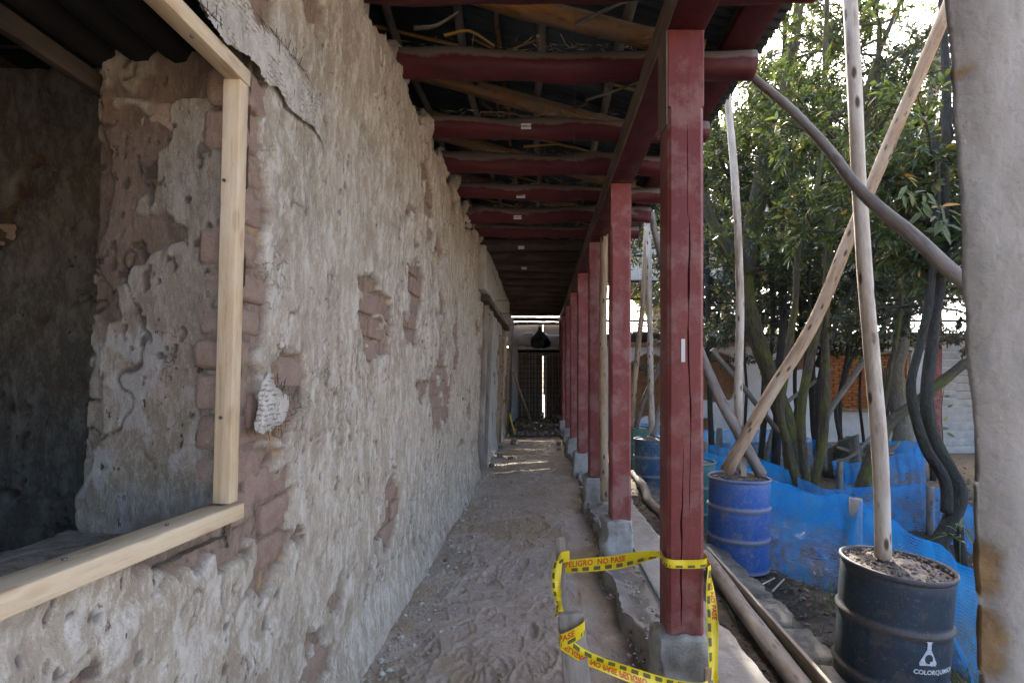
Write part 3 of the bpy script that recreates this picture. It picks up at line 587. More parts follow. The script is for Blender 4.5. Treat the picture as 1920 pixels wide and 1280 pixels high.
# ================================================================== ROOF
def rz(x): return 3.985-.25*x
BY = [2.40, 3.07, 3.87, 4.52, 5.22, 5.93, 6.6, 7.3, 8.0, 8.7, 9.4, 10.1, 10.8, 11.5, 12.2, 12.9, 13.6, 14.3, 15.0]
blabs = {0: 'thick red roof beam cut by the top edge of the picture, nearest of all', 1: 'first full red log beam with dusty top, its end seen right of the near post', 2: 'second full red log beam bearing a white CANO-13 sticker', 3: 'third full red log beam, scarred with grey adze marks', 4: 'fourth full red log beam with a small sticker at its middle', 5: 'fifth red log beam, bent, with split wood at the right'}
for i, y in enumerate(BY):
    R = random.Random(50+i); dy = R.uniform(-.03, .03); r = .083+R.uniform(-.006, .008) if i > 1 else (.098 if i == 0 else .084)
    t = thing('roof_beam', blabs.get(i, 'dark red log beam far down the shadowy corridor ceiling'), 'beam', (.2, y, 3.46), 'red log beams across the corridor')
    pts = [(-1.15, y-dy, 3.475), (-.4, y, 3.465+R.uniform(-.01, .015)), (.4, y+dy*.5, 3.46+R.uniform(-.015, .015)), (1.27 if i else 1.3, y+dy, 3.445)]
    kid(tube('log', M['redbeam'] if i < 7 else M['darklog'], pts, r, r*.97, t, n=60 if i < 6 else 10, seg=22 if i < 6 else 10, bump=.17 if i > 1 else .13, wig=.006, seed=60+i), t)  # far logs: dark bare wood, darkened also for light fading down the corridor
    if i < 8:  # unpainted root of the log at the wall, mud packing
        p0 = Vector((-.88, y, 3.47)); kid(ob('mud_collar', rough_box('mud_collar', M['adobe'], (.14, .25, .24), (5, 5, 5), .10, 12, .07, i), t), t).location = p0-Vector(t.location)
    st = {2: 987, 4: 977, 5: 971}.get(i)
    if st or i in (7, 9):
        x = (st-VU)/F*y if st else -.26; z = 3.46-(.02 if i < 4 else .055); yy = y-math.sqrt(max(1e-4, r*r-(z-3.46)**2))-.012
        b = MB(); ww, hh = (.075, .042) if i == 2 else (.09, .04); b.box((x, yy, z), (ww, .002, hh)); sk = kid(ob('sticker', b.me('sticker', M['paper']), t), t)
        cu = bpy.data.curves.new('lettering', 'FONT'); cu.body = 'CANO-13' if i == 2 else 'CANO-%d' % (11+i); cu.size = .021 if i == 2 else .024; cu.align_x = 'CENTER'; cu.align_y = 'CENTER'; cu.offset = .0006; cu.space_character = .85
        to = bpy.data.objects.new('lettering', cu); COL.objects.link(to); bpy.context.view_layer.update()
        me = bpy.data.meshes.new_from_object(to.evaluated_get(bpy.context.evaluated_depsgraph_get())); bpy.data.objects.remove(to)
        me.transform(Matrix.Rotation(PI/2, 4, 'X')); me.materials.clear(); me.materials.append(M['ink'])
        lo = ob('lettering', me, sk, kind='stuff'); lo.location = (x, yy-.0018, z)
roof = thing('corrugated_roof', 'dark corrugated metal roof on crooked rafters above the corridor', 'roof', (0, 6, 4))
per = .076; x0, x1 = -5.1, 1.40
yy = -1.4; i = 0
while yy < 17:
    wd = .80; n = int(wd/per*10); ysr = np.linspace(yy, yy+wd+.03, n); up = .012*np.cos(ysr*2*PI/per)
    xs = np.array([x0, -3, -1.5, 0, .7, x1+random.uniform(-.015, .015)]); A, B = np.meshgrid(ysr, xs, indexing='ij')
    Zr = rz(B)+.012*np.cos(A*2*PI/per)+(i % 2)*.004
    o = ob('roof_sheet', mkmesh('roof_sheet', np.stack([B, A, Zr], -1).reshape(-1, 3), gridfaces(n, len(xs)), M['tin']), roof); kid(o, roof)
    yy += wd+(0 if yy < 12.5 else random.choice((.03, .08, .12, .05))); i += 1
for k in range(14):
    y = 2.0+1.1*k
    if k == 0: y = 1.95
    zf = lambda x: EYE+2.215-.25*x
    kid(tube('rafter', M['rafter'], [(-1.6, y+.02, zf(-1.6)), (-.8, y, zf(-.8)+.01), (0, y+.01, zf(0)-.005), (.985, y-.01, zf(.985)-.01)], .072 if k < 4 else .06, .058, roof, n=30 if k < 5 else 8, seg=14 if k < 5 else 8, bump=.10, wig=.010, seed=80+k), roof)
for k, (x, r) in enumerate([(-1.08, .035), (-.57, .032), (-.28, .018), (.0, .034), (.53, .036), (-1.6, .03), (-2.3, .04), (-3.2, .04), (-4.2, .04)]):
    z = rz(x)-.055-r*.3
    kid(tube('purlin', M['grey_pole'] if k != 2 else M['rafter'], [(x, -1.2, z), (x+.03, 2, z), (x-.02, 5, z), (x+.02, 9, z), (x, 16.5, z)], r*1.1, r*.8, roof, n=60, seg=9, bump=.12, wig=.014, seed=90+k), roof)
for k in range(26):
    y = 1.6+.58*k; kid(tube('batten', M['bamboo'], [(-1.5, y, rz(-1.5)-.03), (0, y+random.uniform(-.05, .05), rz(0)-.03), (1.30, y, rz(1.3)-.03)], .014, .012, roof, n=14, seg=6, wig=.004, seed=120+k), roof)
for k in range(46):
    y = 2.75+random.random()**1.4*9; x = random.uniform(-.8, .4); z = rz(x)-.12-random.uniform(.02, .28); a = random.choice((0, PI/2, .4, -.5, 1.2))+random.uniform(-.2, .2); L = random.uniform(.2, .6)
    kid(tube('loose_cane', M[random.choice(('darklog', 'grey_pole', 'rafter', 'bamboo'))], [(x, y, z), (x+L*.5*math.cos(a), y+L*.5*math.sin(a), z+random.uniform(-.02, .05)), (x+L*math.cos(a), y+L*math.sin(a), z+random.uniform(-.08, .08))], random.uniform(.005, .018), .006, roof, n=7, seg=6, bump=.15, seed=k), roof)
# dry straw and debris lying on the beams and the wall head
def leafmesh(name, P, D, Nn, L, Wd, m, parent=None, six=False, droop=.0, **mk):
    P = np.asarray(P); D = D/np.linalg.norm(D, axis=1)[:, None]; Sd = np.cross(D, Nn); Sd /= np.linalg.norm(Sd, axis=1)[:, None]+1e-9; Nu = np.cross(Sd, D)
    L = np.asarray(L)[:, None]; Wd = np.asarray(Wd)[:, None]; n = len(P)
    if six:
        dn = np.array([0, 0, -1.])*L*droop
        V = np.stack([P, P+D*L*.33+Sd*Wd*.5+Nu*Wd*.15+dn*.1, P+D*L*.33-Sd*Wd*.5+Nu*Wd*.15+dn*.1, P+D*L*.70+Sd*Wd*.36+Nu*Wd*.1+dn*.5, P+D*L*.70-Sd*Wd*.36+Nu*Wd*.1+dn*.5, P+D*L+dn, P+D*L*.5-Nu*Wd*.05+dn*.25], 1)
        T = np.array([(0, 1, 6), (0, 6, 2), (1, 3, 6), (2, 6, 4), (3, 5, 6), (4, 6, 5)]); k = 7
    else:
        V = np.stack([P, P+D*L*.42+Sd*Wd*.5+Nu*Wd*.12, P+D*L, P+D*L*.42-Sd*Wd*.5+Nu*Wd*.12], 1); T = np.array([(0, 1, 2), (0, 2, 3)]); k = 4
    Fc = (np.arange(n)[:, None, None]*k+T[None]).reshape(-1, 3); rnd = np.repeat(rng.random(n), k)
    return ob(name, mkmesh(name, V.reshape(-1, 3), Fc, m, {'rnd': rnd}, False), parent, **mk)
n = 900; by = np.array(BY[:7])[rng.integers(0, 7, n)]; P = np.stack([rng.uniform(-.85, .6, n), by+rng.normal(0, .04, n), np.full(n, 3.545)+rng.random(n)*.015], 1)
D = rng.normal(0, 1, (n, 3)); D[:, 2] = np.abs(D[:, 2])*.25; D[:, 0] *= 2
leafmesh('dry_straw', P, D, rng.normal(0, 1, (n, 3)), rng.uniform(.02, .10, n), rng.uniform(.003, .008, n), M['straw'], kind='stuff', label='dry straw and dust caught on top of the red beams', cat='straw')
# hanging wire
tube('hanging_wire', M['wire'], [(W(1078, 0, 2.9)), W(1078, 150, 3.0), W(1077, 280, 3.1), W(1088, 318, 3.15), W(1097, 326, 3.2)], 0.0011, .0011, n=20, seg=5, label='thin pale wire hanging down between the red beams', cat='wire')
# ================================================================== FAR END AND DOORWAYS
dr = thing('lintel', 'cracked grey cement lintel above the doorways far down the left wall', 'lintel', (-.85, 10, 2.8))
kid(ob('lintel_block', rough_box('lintel_block', M['skin'], (.14, 5.6, .62), (2, 40, 6), .03, 4, .02, 3), dr), dr).location = (0.03, .0, .33)
kid(beam_between('lintel_beam', M['darklog'], (-.83, 7.6, 2.75), (-.83, 12.8, 2.75), .16, .07, dr, (0, 0, 1), .005, 4, .01), dr)
for k, (y, z) in enumerate([(8.6, 2.86), (9.9, 2.80), (10.9, 2.86), (12.2, 2.8)]):
    kid(tube('steel_rod', M['wire'], [(-.86, y, z), (-.55, y+.02, z+.005)], .006, .006, dr, n=3, seg=6), dr)
tube('hanging_wire', M['wire'], [(-.82, 7.2, 3.35), (-.78, 7.25, 3.0), (-.79, 7.3, 2.85), (-.77, 7.35, 2.9), (-.80, 7.45, 3.4), (-.7, 8.6, 3.1)], .004, .004, n=24, seg=5, label='bent dark wire sticking out of the wall above the first doorway', cat='wire')
for k, (ya, yb, zt, lab) in enumerate([(8.1, 8.95, 2.72, 'grey weathered door frame in the first doorway of the left wall'), (11.2, 12.1, 2.46, 'yellowish door frame in the second doorway of the left wall'), (13.8, 14.6, 2.36, 'narrow door frame in the farthest doorway of the left wall')]):
    t = thing('door_frame', lab, 'door frame', (-.95, (ya+yb)/2, 0)); mm = M['board'] if k == 0 else M['tan_pole']
    for yy_ in (ya+.05, yb-.05): kid(beam_between('jamb_post', mm, (-.96, yy_, 0), (-.96+.04*zt, yy_, zt), .09, .08, t, (0, 1, 0)), t)
    kid(beam_between('head_rail', mm, (-.88, ya+.09, zt-.04), (-.88, yb-.09, zt-.04), .09, .07, t), t)
    b = MB(); b.box((-1.08, (ya+yb)/2, zt/2-.03), (.03, yb-ya-.14, zt-.1)); kid(ob('door_leaf', b.me('door_leaf', M['dark'] if k else M['tin']), t), t)
end = thing('end_wall', 'pale plastered wall closing the far end of the corridor', 'wall', (0, 17, 0))
mb = MB(); mb.box((-.47, 17.06, 1.65), (1.14, .12, 3.3)); mb.box((.5, 17.06, 2.13), (.78, .12, 2.34)); mb.box((.55, 17.06, .45), (.78, .12, 1.02)); mb.box((.125, 17.06, .15), (.05, .12, .5))
kid(ob('masonry', mb.me('masonry', M['white']), end), end)
for k, (x, z, sx, sz) in enumerate([(-.35, 2.75, .75, .42), (.45, 2.72, .85, .46), (-.3, 2.42, .8, .28), (.42, 2.40, .85, .26)]):
    t = rough_box('sack', M['white'], (sx, .3, sz), (8, 4, 6), .08, 5, .12, k); o = ob('sack', t, label=['dusty white sack at upper left above the wire gate', 'dusty white sack at upper right above the wire gate', 'dusty white sack at lower left above the wire gate', 'dusty white sack at lower right above the wire gate'][k], cat='sack', group='white sacks stacked above the gate'); o.location = (x, 16.75, z)
beam_between('side_boarding', M['dark'], (.84, 13.9, 1.55), (.84, 17, 1.55), 3.2, .04, None, (1, 0, 0), .004, 2, .01, label='dark boarding closing the garden side next to the wire gate', cat='boarding')
end_back = thing('back_boarding', 'dark boards standing behind the bars of the wire gate', 'boarding', (0, 16.8, 0))
for k in range(7):
    if k != 4: kid(beam_between('board', M['board'], (-.62+k*.19, 16.85, .0), (-.62+k*.19, 16.85, 2.35), .18, .025, end_back, (0, 1, 0), .003, k), end_back)
gab = thing('light_block_boards', 'dark boards with slits, added to block light above the sacks', 'boards', (0, 16.9, 3.3))  # boards added to close the bright gap and keep the far end dark
for k, (z, h) in enumerate([(3.32, .10), (3.46, .15), (3.62, .12), (3.75, .14), (3.90, .15), (4.06, .16)]): kid(beam_between('board', M['darklog'], (-1.1, 16.9, z), (1.5, 16.92, z-.01*(k % 2)), .03, h, gab, (0, 0, 1), .004, k, .01), gab)
gate = thing('wire_gate', 'rusty grid gate of steel bars closing the far end of the corridor', 'gate', (.05, 16.4, 0))
for k in range(13):
    x = -.62+k*.108; kid(tube('bar', M['wire'], [(x, 16.4, .0), (x, 16.4, 2.34)], .008, .008, gate, n=2, seg=5), gate)
for k in range(15):
    z = .12+k*.155; kid(tube('bar', M['wire'], [(-.66, 16.385, z), (.72, 16.385, z)], .008, .008, gate, n=2, seg=5), gate)
for x in (-.36, .38): kid(beam_between('gate_stile', M['darklog'], (x, 16.5, 0), (x, 16.5, 2.36), .07, .05, gate), gate)
kid(beam_between('gate_rail', M['dark'], (-.7, 16.35, 2.38), (.75, 16.35, 2.38), .1, .09, gate), gate)
# dark bag: closed lumpy lathe
R_ = [(.0, .62), (.03, .6), (.05, .5), (.12, .42), (.24, .3), (.30, .16), (.28, .06), (.15, .0), (.0, -.01)]; seg = 22; V = []; Fc = []
for (r, z) in R_:
    for k in range(seg):
        a = 2*PI*k/seg; q = r*(1+.16*math.sin(a*5+z*9)+.10*math.sin(a*11-z*20)); V.append((q*math.cos(a), q*math.sin(a)*.8, z))
for i in range(len(R_)-1):
    for k in range(seg): Fc.append((i*seg+k, i*seg+(k+1) % seg, (i+1)*seg+(k+1) % seg, (i+1)*seg+k))
o = ob('plastic_bag', mkmesh('plastic_bag', V, Fc, M['black']), label='dark plastic bag hanging from the roof at the corridor end', cat='bag'); o.location = (.0, 15.4, 2.42); o.scale = (.95, .95, 1.1)
tube('leaning_pole', M['tan_pole'], [W(962, 698, 13.4), W(998, 797, 14.8)], .03, .03, label='thin brown pole leaning across the gate from the left wall', cat='pole')
tube('leaning_pole', M['grey_pole'], [W(1052, 740, 16.0), W(1022, 800, 15.6)], .03, .03, label='short dark pole leaning at the right foot of the gate', cat='pole')
tube('yellow_strap', M['yellow'], [W(955, 775, 13), W(960, 795, 12.8), W(966, 812, 12.6)], .025, .02, label='bright yellow strap hanging by the left wall near the rubble', cat='strap')
for (u, v, sz, k) in [(937, 853, .10, 0), (957, 858, .06, 1), (922, 872, .05, 2), (962, 829, .09, 3), (1048, 842, .06, 4), (1047, 831, .08, 5), (870, 945, .03, 6), (1245, 975, .06, 7), (1195, 990, .03, 8), (835, 1050, .035, 9), (938, 838, .05, 10)]:
    Y = 1.55*F/(v-VV); p = W(u, v, Y); o = ob('earth_clod', rough_box('earth_clod', M['stone'], (sz*1.4, sz*1.2, sz), (4, 4, 4), sz*.5, 8, sz*.3, k), label=['large earth clod by the left wall below the doorway', 'smaller clod right beside the large one by the doorway', 'flat clod at the foot of the left wall before the doorway', 'clod at the edge of the far rubble, left side', 'small dark clod on the right of the floor, far down', 'clod at the edge of the far rubble, right side', 'little clod in the middle of the left floor edge', 'pale stone on the soil just right of the second post', 'small stone between second post and log', 'small clod at the wall foot in the foreground', 'clod close to the left wall beyond the doorway'][k], cat='clod', group='clods lying on the ground')
    o.location = p; o.rotation_euler = (0, 0, k)
def gravel(name, n, fx, fy, fz, smin, smax, m, label, cat='rubble', pw=2.5):
    base = np.array([(1, 0, 0), (-1, 0, 0), (0, 1, 0), (0, -1, 0), (0, 0, 1), (0, 0, -1)], float); T = np.array([(0, 2, 4), (2, 1, 4), (1, 3, 4), (3, 0, 4), (2, 0, 5), (1, 2, 5), (3, 1, 5), (0, 3, 5)])
    s = smin+(smax-smin)*rng.random(n)**pw; x = fx(n); y = fy(n); P = np.stack([x, y, fz(x, y)+s*.2], 1)
    V = base[None]*(1+rng.normal(0, .28, (n, 6, 1)))*s[:, None, None]*np.array([1, 1, .7])
    a = rng.uniform(0, 6.28, n); c, s_ = np.cos(a)[:, None], np.sin(a)[:, None]; X = V[..., 0]*c-V[..., 1]*s_; Yv = V[..., 0]*s_+V[..., 1]*c; V = np.stack([X, Yv, V[..., 2]+V[..., 0]*.3], -1)+P[:, None]
    return ob(name, mkmesh(name, V.reshape(-1, 3), (np.arange(n)[:, None, None]*6+T[None]).reshape(-1, 3), m, {'tan': np.zeros(n*6)}, False), label=label, cat=cat, kind='stuff')
def fl(x, y): return floor_h(y, x)[0]
gravel('floor_gravel', 2600, lambda n: -.93+np.abs(rng.normal(0, .16, n)), lambda n: 2.2+rng.random(n)**1.5*9, fl, .003, .017, M['dirt'], 'small crumbs and grit lying along the foot of the adobe wall')
gravel('floor_crumbs', 2200, lambda n: rng.uniform(-.7, .56, n), lambda n: 2.2+rng.random(n)**1.6*7, fl, .0015, .009, M['dirt'], 'loose crumbs of earth on the trodden corridor floor')
gravel('plaster_chips', 260, lambda n: -.90+np.abs(rng.normal(0, .14, n)), lambda n: 2.3+rng.random(n)**1.3*8, fl, .008, .03, M['laths'], 'pale plaster chips fallen at the foot of the adobe wall', pw=2)
gravel('kerb_crumbs', 1500, lambda n: rng.normal(.60, .08, n), lambda n: 2.1+rng.random(n)**1.5*7, lambda x, y: np.where(x > .6, .1, -.02), .002, .02, M['conc_side'], 'crumbs along the broken kerb edge of the walkway', pw=3)
gravel('rubble', 2600, lambda n: rng.uniform(-.75, .6, n), lambda n: 13.2+rng.random(n)**.8*3, lambda x, y: .05+.22*np.clip((y-13.2)/2.5, 0, 1)*rng.random(len(x)), .01, .10, M['stone'], 'heap of brown rubble before the wire gate')
n = 260; P = np.stack([rng.uniform(-.7, .6, n), rng.uniform(13.3, 16, n), rng.uniform(.1, .3, n)], 1); leafmesh('debris', P, rng.normal(0, 1, (n, 3))*[1, 1, .2], rng.normal(0, .3, (n, 3))+[0, 0, 1], rng.uniform(.08, .35, n), rng.uniform(.02, .1, n), M['straw'], kind='stuff', label='torn scraps and sticks on the far rubble', cat='debris')
gravel('garden_gravel', 3500, lambda n: rng.uniform(1.12, 1.95, n), lambda n: 2+rng.random(n)**1.4*8, lambda x, y: garden_h(y, x)[0], .003, .018, M['soil'], 'loose crumbs of soil between walkway and drums', pw=3)
# ================================================================== TAPE, STAKES
def textmesh(body, size, off=.0, sp=1.0):
    cu = bpy.data.curves.new('lettering', 'FONT'); cu.body = body; cu.size = size; cu.offset = off; cu.align_x = 'LEFT'; cu.align_y = 'CENTER'; cu.space_character = sp; cu.resolution_u = 3
    o_ = bpy.data.objects.new('lettering', cu); COL.objects.link(o_); bpy.context.view_layer.update()
    me = bpy.data.meshes.new_from_object(o_.evaluated_get(bpy.context.evaluated_depsgraph_get())); bpy.data.objects.remove(o_)
    V = np.array([v.co for v in me.vertices]); Fc = [tuple(p.vertices) for p in me.polygons]; return V, Fc
tape = thing('caution_tape', 'yellow PELIGRO warning tape strung round stakes and the nearest post', 'tape', (.5, 2.4, .5))
def ribbon(pts, wdirs, wd, text=None, bars=True, flip=False, curl=.004, seed=0, t0=0., hb=(.30,)):
    n = 60; C = resample(pts, n); Wd = resample(wdirs, n); S_ = [0]
    for i in range(1, n): S_.append(S_[-1]+(C[i]-C[i-1]).length)
    L = S_[-1]; R = random.Random(seed); ph = R.uniform(0, 6)
    def at(s, t, off=0):
        s = min(max(s, 0), L*.9999); i = 0
        i = int(np.searchsorted(S_, s))-1; i = max(0, min(i, n-2)); f = (s-S_[i])/max(1e-9, S_[i+1]-S_[i])
        c = C[i].lerp(C[i+1], f); w_ = Wd[i].lerp(Wd[i+1], f).normalized(); tg = (C[i+1]-C[i]).normalized(); nn = tg.cross(w_).normalized()
        if nn.y > 0: nn = -nn
        return c+w_*t*wd+nn*(off+curl*math.sin(s*19+ph+t*3)+curl*.9*math.cos(t*5+s*7))
    K = 7; V = [at(S_[i], j/(K-1)-.5) for i in range(n) for j in range(K)]
    st = kid(ob('tape_strip', mkmesh('tape_strip', V, gridfaces(n, K), M['tape']), tape), tape)
    if bars:
        mb = MB(); s = R.uniform(.0, .04)
        while s < L-.03:
            for o_ in (-.0012, .0012): mb.add([at(s+.034*a, (-.40+.28*b)*(-1 if flip else 1), o_) for a in (0, .5, 1) for b in (0, 1)], [(0, 1, 3, 2), (2, 3, 5, 4)])
            s += .058
        ob('printed_bars', mb.me('printed_bars', M['tapeink']), st, kind='stuff')
    if text:
        V0, F0 = textmesh(text, .036*wd/.065, .0011, 1.05); V2 = [at(((L-v[0]-t0) if flip else (v[0]+t0)), ((-v[1]/wd-.14) if flip else (v[1]/wd+.17)), -.0)+Vector((0, -.0022, 0)) for v in V0 if True]
        keep = [f for f in F0 if all(0 < (V0[i][0]+t0) < L-.004 for i in f)]
        ob('lettering', mkmesh('lettering', V2, keep, M['tapered'], smooth=False), st, kind='stuff')
Z3 = Vector((0, 0, 1))
ribbon([W(1060, 1062, 2.60), W(1150, 1054, 2.52), W(1215, 1042, 2.44), W(1238, 1040, 2.42)], [Z3, Z3+Vector((0, .3, 0)), Vector((.2, .8, .5)), Vector((.1, 1, .15))], .064, 'PELIGRO  NO PASE', seed=1)
ribbon([(.588, 2.50, .735), (.592, 2.39, .728), (.68, 2.386, .722), (.778, 2.39, .728), (.79, 2.48, .735)], [Z3]*5, .040, None, seed=2, curl=.001)
ribbon([(.788, 2.395, .72), (.79, 2.37, .62), (.785, 2.33, .50), (.765, 2.26, .32), (.748, 2.20, .25)], [Vector((.2, 1, .2)), Vector((1, .3, 0)), Vector((1, -.2, 0)), Vector((1, .2, .1)), Vector((1, .4, .3))], .050, 'PELIGRO NO PASE', seed=3, curl=.006)
ribbon([(.748, 2.20, .27), (.66, 2.14, .285), (.44, 2.06, .375), (.20, 1.985, .50), (.085, 1.955, .585)], [Vector((0, .5, .9)), Z3, Z3+Vector((0, .2, 0)), Z3, Vector((.3, 0, 1))], .058, 'PELIGRO NO PASE PELIGRO', seed=4, flip=True, curl=.004)
ribbon([(.075, 2.0, .60), (.078, 1.945, .592), (.125, 1.942, .612), (.168, 1.955, .635), (.17, 1.99, .645)], [Z3]*5, .055, 'PASE', seed=5, curl=.0015, t0=.05)
ribbon([W(1068, 1042, 2.58), W(1053, 1045, 2.57), W(1046, 1055, 2.58)], [Z3]*3, .055, None, seed=6, curl=.001)
ribbon([W(1046, 1052, 2.585), W(1042, 1090, 2.5), W(1047, 1125, 2.35), W(1048, 1160, 2.1)], [Vector((1, .2, .2)), Vector((1, -.5, 0)), Vector((.6, .8, 0)), Vector((1, 0, 0))], .045, None, seed=7, curl=.006)
beam_between('wooden_stake', M['board'], W(1057, 1215, 2.62), W(1050, 1006, 2.62), .045, .022, None, (0, 1, 0), .003, 5, .006, label='thin grey stake standing behind the thick board, taped near its top', cat='stake')
beam_between('wooden_board', M['board'], (.185, 1.97, -.05), (.122, 2.0, .675), .098, .038, None, (0, 1, 0), .003, 6, .005, label='thick grey board standing upright in the foreground with tape round it', cat='board')
beam_between('wooden_stake', M['tan_pole'], (.705, 2.19, .02), (.722, 2.20, .345), .03, .022, None, (0, 1, 0), .003, 7, .004, label='short brown stake in front of the nearest post plinth', cat='stake')
tube('water_hose', M['hose'], [(.80, 5.0, .115), (.80, 4.2, .115), (.80, 3.4, .117), (.83, 2.9, .115), (.86, 2.4, .115), (.84, 1.8, .115)], .0115, .0115, n=40, seg=10, label='thin teal hose lying along the walkway behind the posts', cat='hose')
# logs and plank on the soil
tube('fallen_log', M['grey_pole'], [(1.52, 8.4, .0), (1.47, 7.2, .03), (1.40, 6.4, .02), (1.43, 5.3, .0)], .055, .06, n=30, seg=12, bump=.1, wig=.02, seed=4, label='crooked brown log lying beside the walkway behind the near post', cat='log')
tube('fallen_log', M['grey_pole'], [(1.42, 4.40, .045), (1.38, 3.6, .03), (1.35, 2.9, .02), (1.32, 2.0, .02)], .058, .055, n=34, seg=14, bump=.08, wig=.008, seed=8, label='straight brown log on the ground left of the drums, its end facing away', cat='log')
beam_between('plank', M['board'], (1.46, 4.45, .07), (1.44, 2.35, .03), .022, .09, None, (0, .0, 1), .003, 9, .004, label='long narrow plank on edge between the log and the drums', cat='plank')
for k, (a, b) in enumerate([((1448, 1108), (1470, 1085)), ((1430, 1140), (1458, 1127)), ((1410, 1105), (1452, 1083))]):
    A = W(a[0], a[1], 1.68*F/(a[1]-VV)); B = W(b[0], b[1], 1.70*F/(b[1]-VV)); tube('stick', M['board'], [A, B], .008, .006, n=3, seg=6, label=['pale stick on the dark litter near the blue drum', 'short pale stick across the rough cement strip', 'bent pale stick just right of the blue drum foot'][k], cat='stick')
# ================================================================== DRUMS
def drum(mat, loc, label, seg=64, tilt=(0, 0), det=True, rot=0, r=.287):
    H = .88; t = thing('oil_drum', label, 'drum', loc, 'steel drums in a row by the walkway', (tilt[0], tilt[1], 0))
    pr = [(r*.985, 0.0), (r+.006, .006), (r+.006, .018), (r-.004, .03)]
    def hoop(z): return [(r-.002, z-.03), (r+.003, z-.018), (r+.012, z-.006), (r+.0125, z+.004), (r+.003, z+.016), (r-.002, z+.028)]
    body = pr+[(r, z) for z in np.linspace(.05, .25, 6)]+hoop(.305)+[(r, z) for z in np.linspace(.35, .555, 6)]+hoop(.60)+[(r, z) for z in np.linspace(.645, .83, 6)]+[(r-.004, .85)]
    V = []; hp = []
    for (q, z) in body:
        for k in range(seg):
            a = 2*PI*k/seg; dn = 1-.012*float(vn(np.array([math.cos(a)*1.5+9+rot]), np.array([math.sin(a)*1.5+z*3]), None, 17)[0])
            V.append((q*dn*math.cos(a), q*dn*math.sin(a), z)); hp.append(1. if (q > r+.002) else (.25 if z > .8 or z < .05 else 0))
    Fc = [(i*seg+k, i*seg+(k+1) % seg, (i+1)*seg+(k+1) % seg, (i+1)*seg+k) for i in range(len(body)-1) for k in range(seg)]
    ob('drum_body', mkmesh('drum_body', V, Fc, mat, {'hoop': np.array(hp)}), t)
    rim = [(r-.006, .848), (r+.004, .855), (r+.009, .866), (r+.007, .877), (r-.001, .882), (r-.010, .876), (r-.012, .86), (r-.012, .80)]
    V = [(q*math.cos(2*PI*k/seg), q*math.sin(2*PI*k/seg), z+.004*math.sin(4*PI*k/seg+rot)) for (q, z) in rim for k in range(seg)]
    Fc = [(i*seg+k, i*seg+(k+1) % seg, (i+1)*seg+(k+1) % seg, (i+1)*seg+k) for i in range(len(rim)-1) for k in range(seg)]
    ob('rim', mkmesh('rim', V, Fc, mat, {'hoop': np.full(len(V), .6)}), t)
    # soil heaped inside
    nr, na = (26, 72) if det else (8, 32); rr = np.linspace(0.002, r-.012, nr); aa = np.linspace(0, 2*PI, na+1)[:-1]; A, B = np.meshgrid(rr, aa, indexing='ij'); X = A*np.cos(B); Y = A*np.sin(B)
    Zs = .845+.04*(1-(A/r)**2)*fbm(X*6+5, Y*6+rot, 3, 19)*1.6+(fbm(X*45, Y*45, 3, 21)-.5)*.016
    idx = np.arange(nr*na).reshape(nr, na); a_ = idx[:-1]; b_ = np.roll(idx, -1, 1); Fq = np.stack([idx[:-1].ravel(), idx[1:].ravel(), b_[1:].ravel(), b_[:-1].ravel()], 1)
    s = ob('soil_fill', mkmesh('soil_fill', np.stack([X, Y, Zs], -1).reshape(-1, 3), Fq, M['drumsoil']), label='dry grey soil filling the '+label.split(' drum')[0]+' drum', cat='soil', kind='stuff')
    s.matrix_world = Matrix.Translation(loc) @ Matrix.Rotation(tilt[1], 4, 'Y') @ Matrix.Rotation(tilt[0], 4, 'X')
    if det:
        n = 500; a = rng.uniform(0, 6.28, n); q = (r-.02)*np.sqrt(rng.random(n)); base = np.array([(1, 0, 0), (-1, 0, 0), (0, 1, 0), (0, -1, 0), (0, 0, 1), (0, 0, -1)], float); T = np.array([(0, 2, 4), (2, 1, 4), (1, 3, 4), (3, 0, 4), (2, 0, 5), (1, 2, 5), (3, 1, 5), (0, 3, 5)])
        sz = .002+.011*rng.random(n)**3; P = np.stack([q*np.cos(a), q*np.sin(a), .866+.02*(1-(q/r)**2)+0*a], 1); V = (base[None]*(1+rng.normal(0, .25, (n, 6, 1)))*sz[:, None, None]+P[:, None]).reshape(-1, 3)
        c = ob('soil_crumbs', mkmesh('soil_crumbs', V, (np.arange(n)[:, None, None]*6+T[None]).reshape(-1, 3), M['drumsoil'], None, False), label='crumbs of soil on top of the '+label.split(' drum')[0]+' drum', cat='soil', kind='stuff'); c.matrix_world = s.matrix_world
    return t
D1 = drum(M['drum_black'], (1.885, 2.80, -.29), 'near navy black steel drum with a white flask logo', 96, (math.radians(1), math.radians(3.5)), rot=2, r=.262)
D2 = drum(M['drum_blue'], (1.945, 5.03, -.265), 'bright blue steel drum holding three crossing poles', 72, (0, math.radians(.8)), rot=5)
D3 = drum(M['drum_dark'], (1.80, 8.2, -.28), 'dark blue steel drum seen between the first and second posts', 40, det=False)
D4 = drum(M['drum_green'], (1.88, 9.9, -.28), 'green steel drum farthest down the row', 32, det=False)
D5 = drum(M['drum_green'], (1.76, 6.0, -.27), 'greenish steel drum mostly hidden behind the nearest post', 32, det=False)
# white print on the near drum: flask and word, wrapped round the body
def wrap(V, s0, z0, r=.2645): return [((r)*math.cos(s0+v[0]/r), (r)*math.sin(s0+v[0]/r), z0+v[1]) for v in V]
dv = (Vector((0, 0, EYE))-Vector((1.885, 2.8, EYE))); a_c = math.atan2(dv.y, dv.x); s0 = a_c+.36
V0, F0 = textmesh('COLORQUIMICA', .031, .0012, 1.0); ob('lettering', mkmesh('lettering', wrap(V0, s0, .43), F0, M['logo'], smooth=False), D1, kind='stuff')
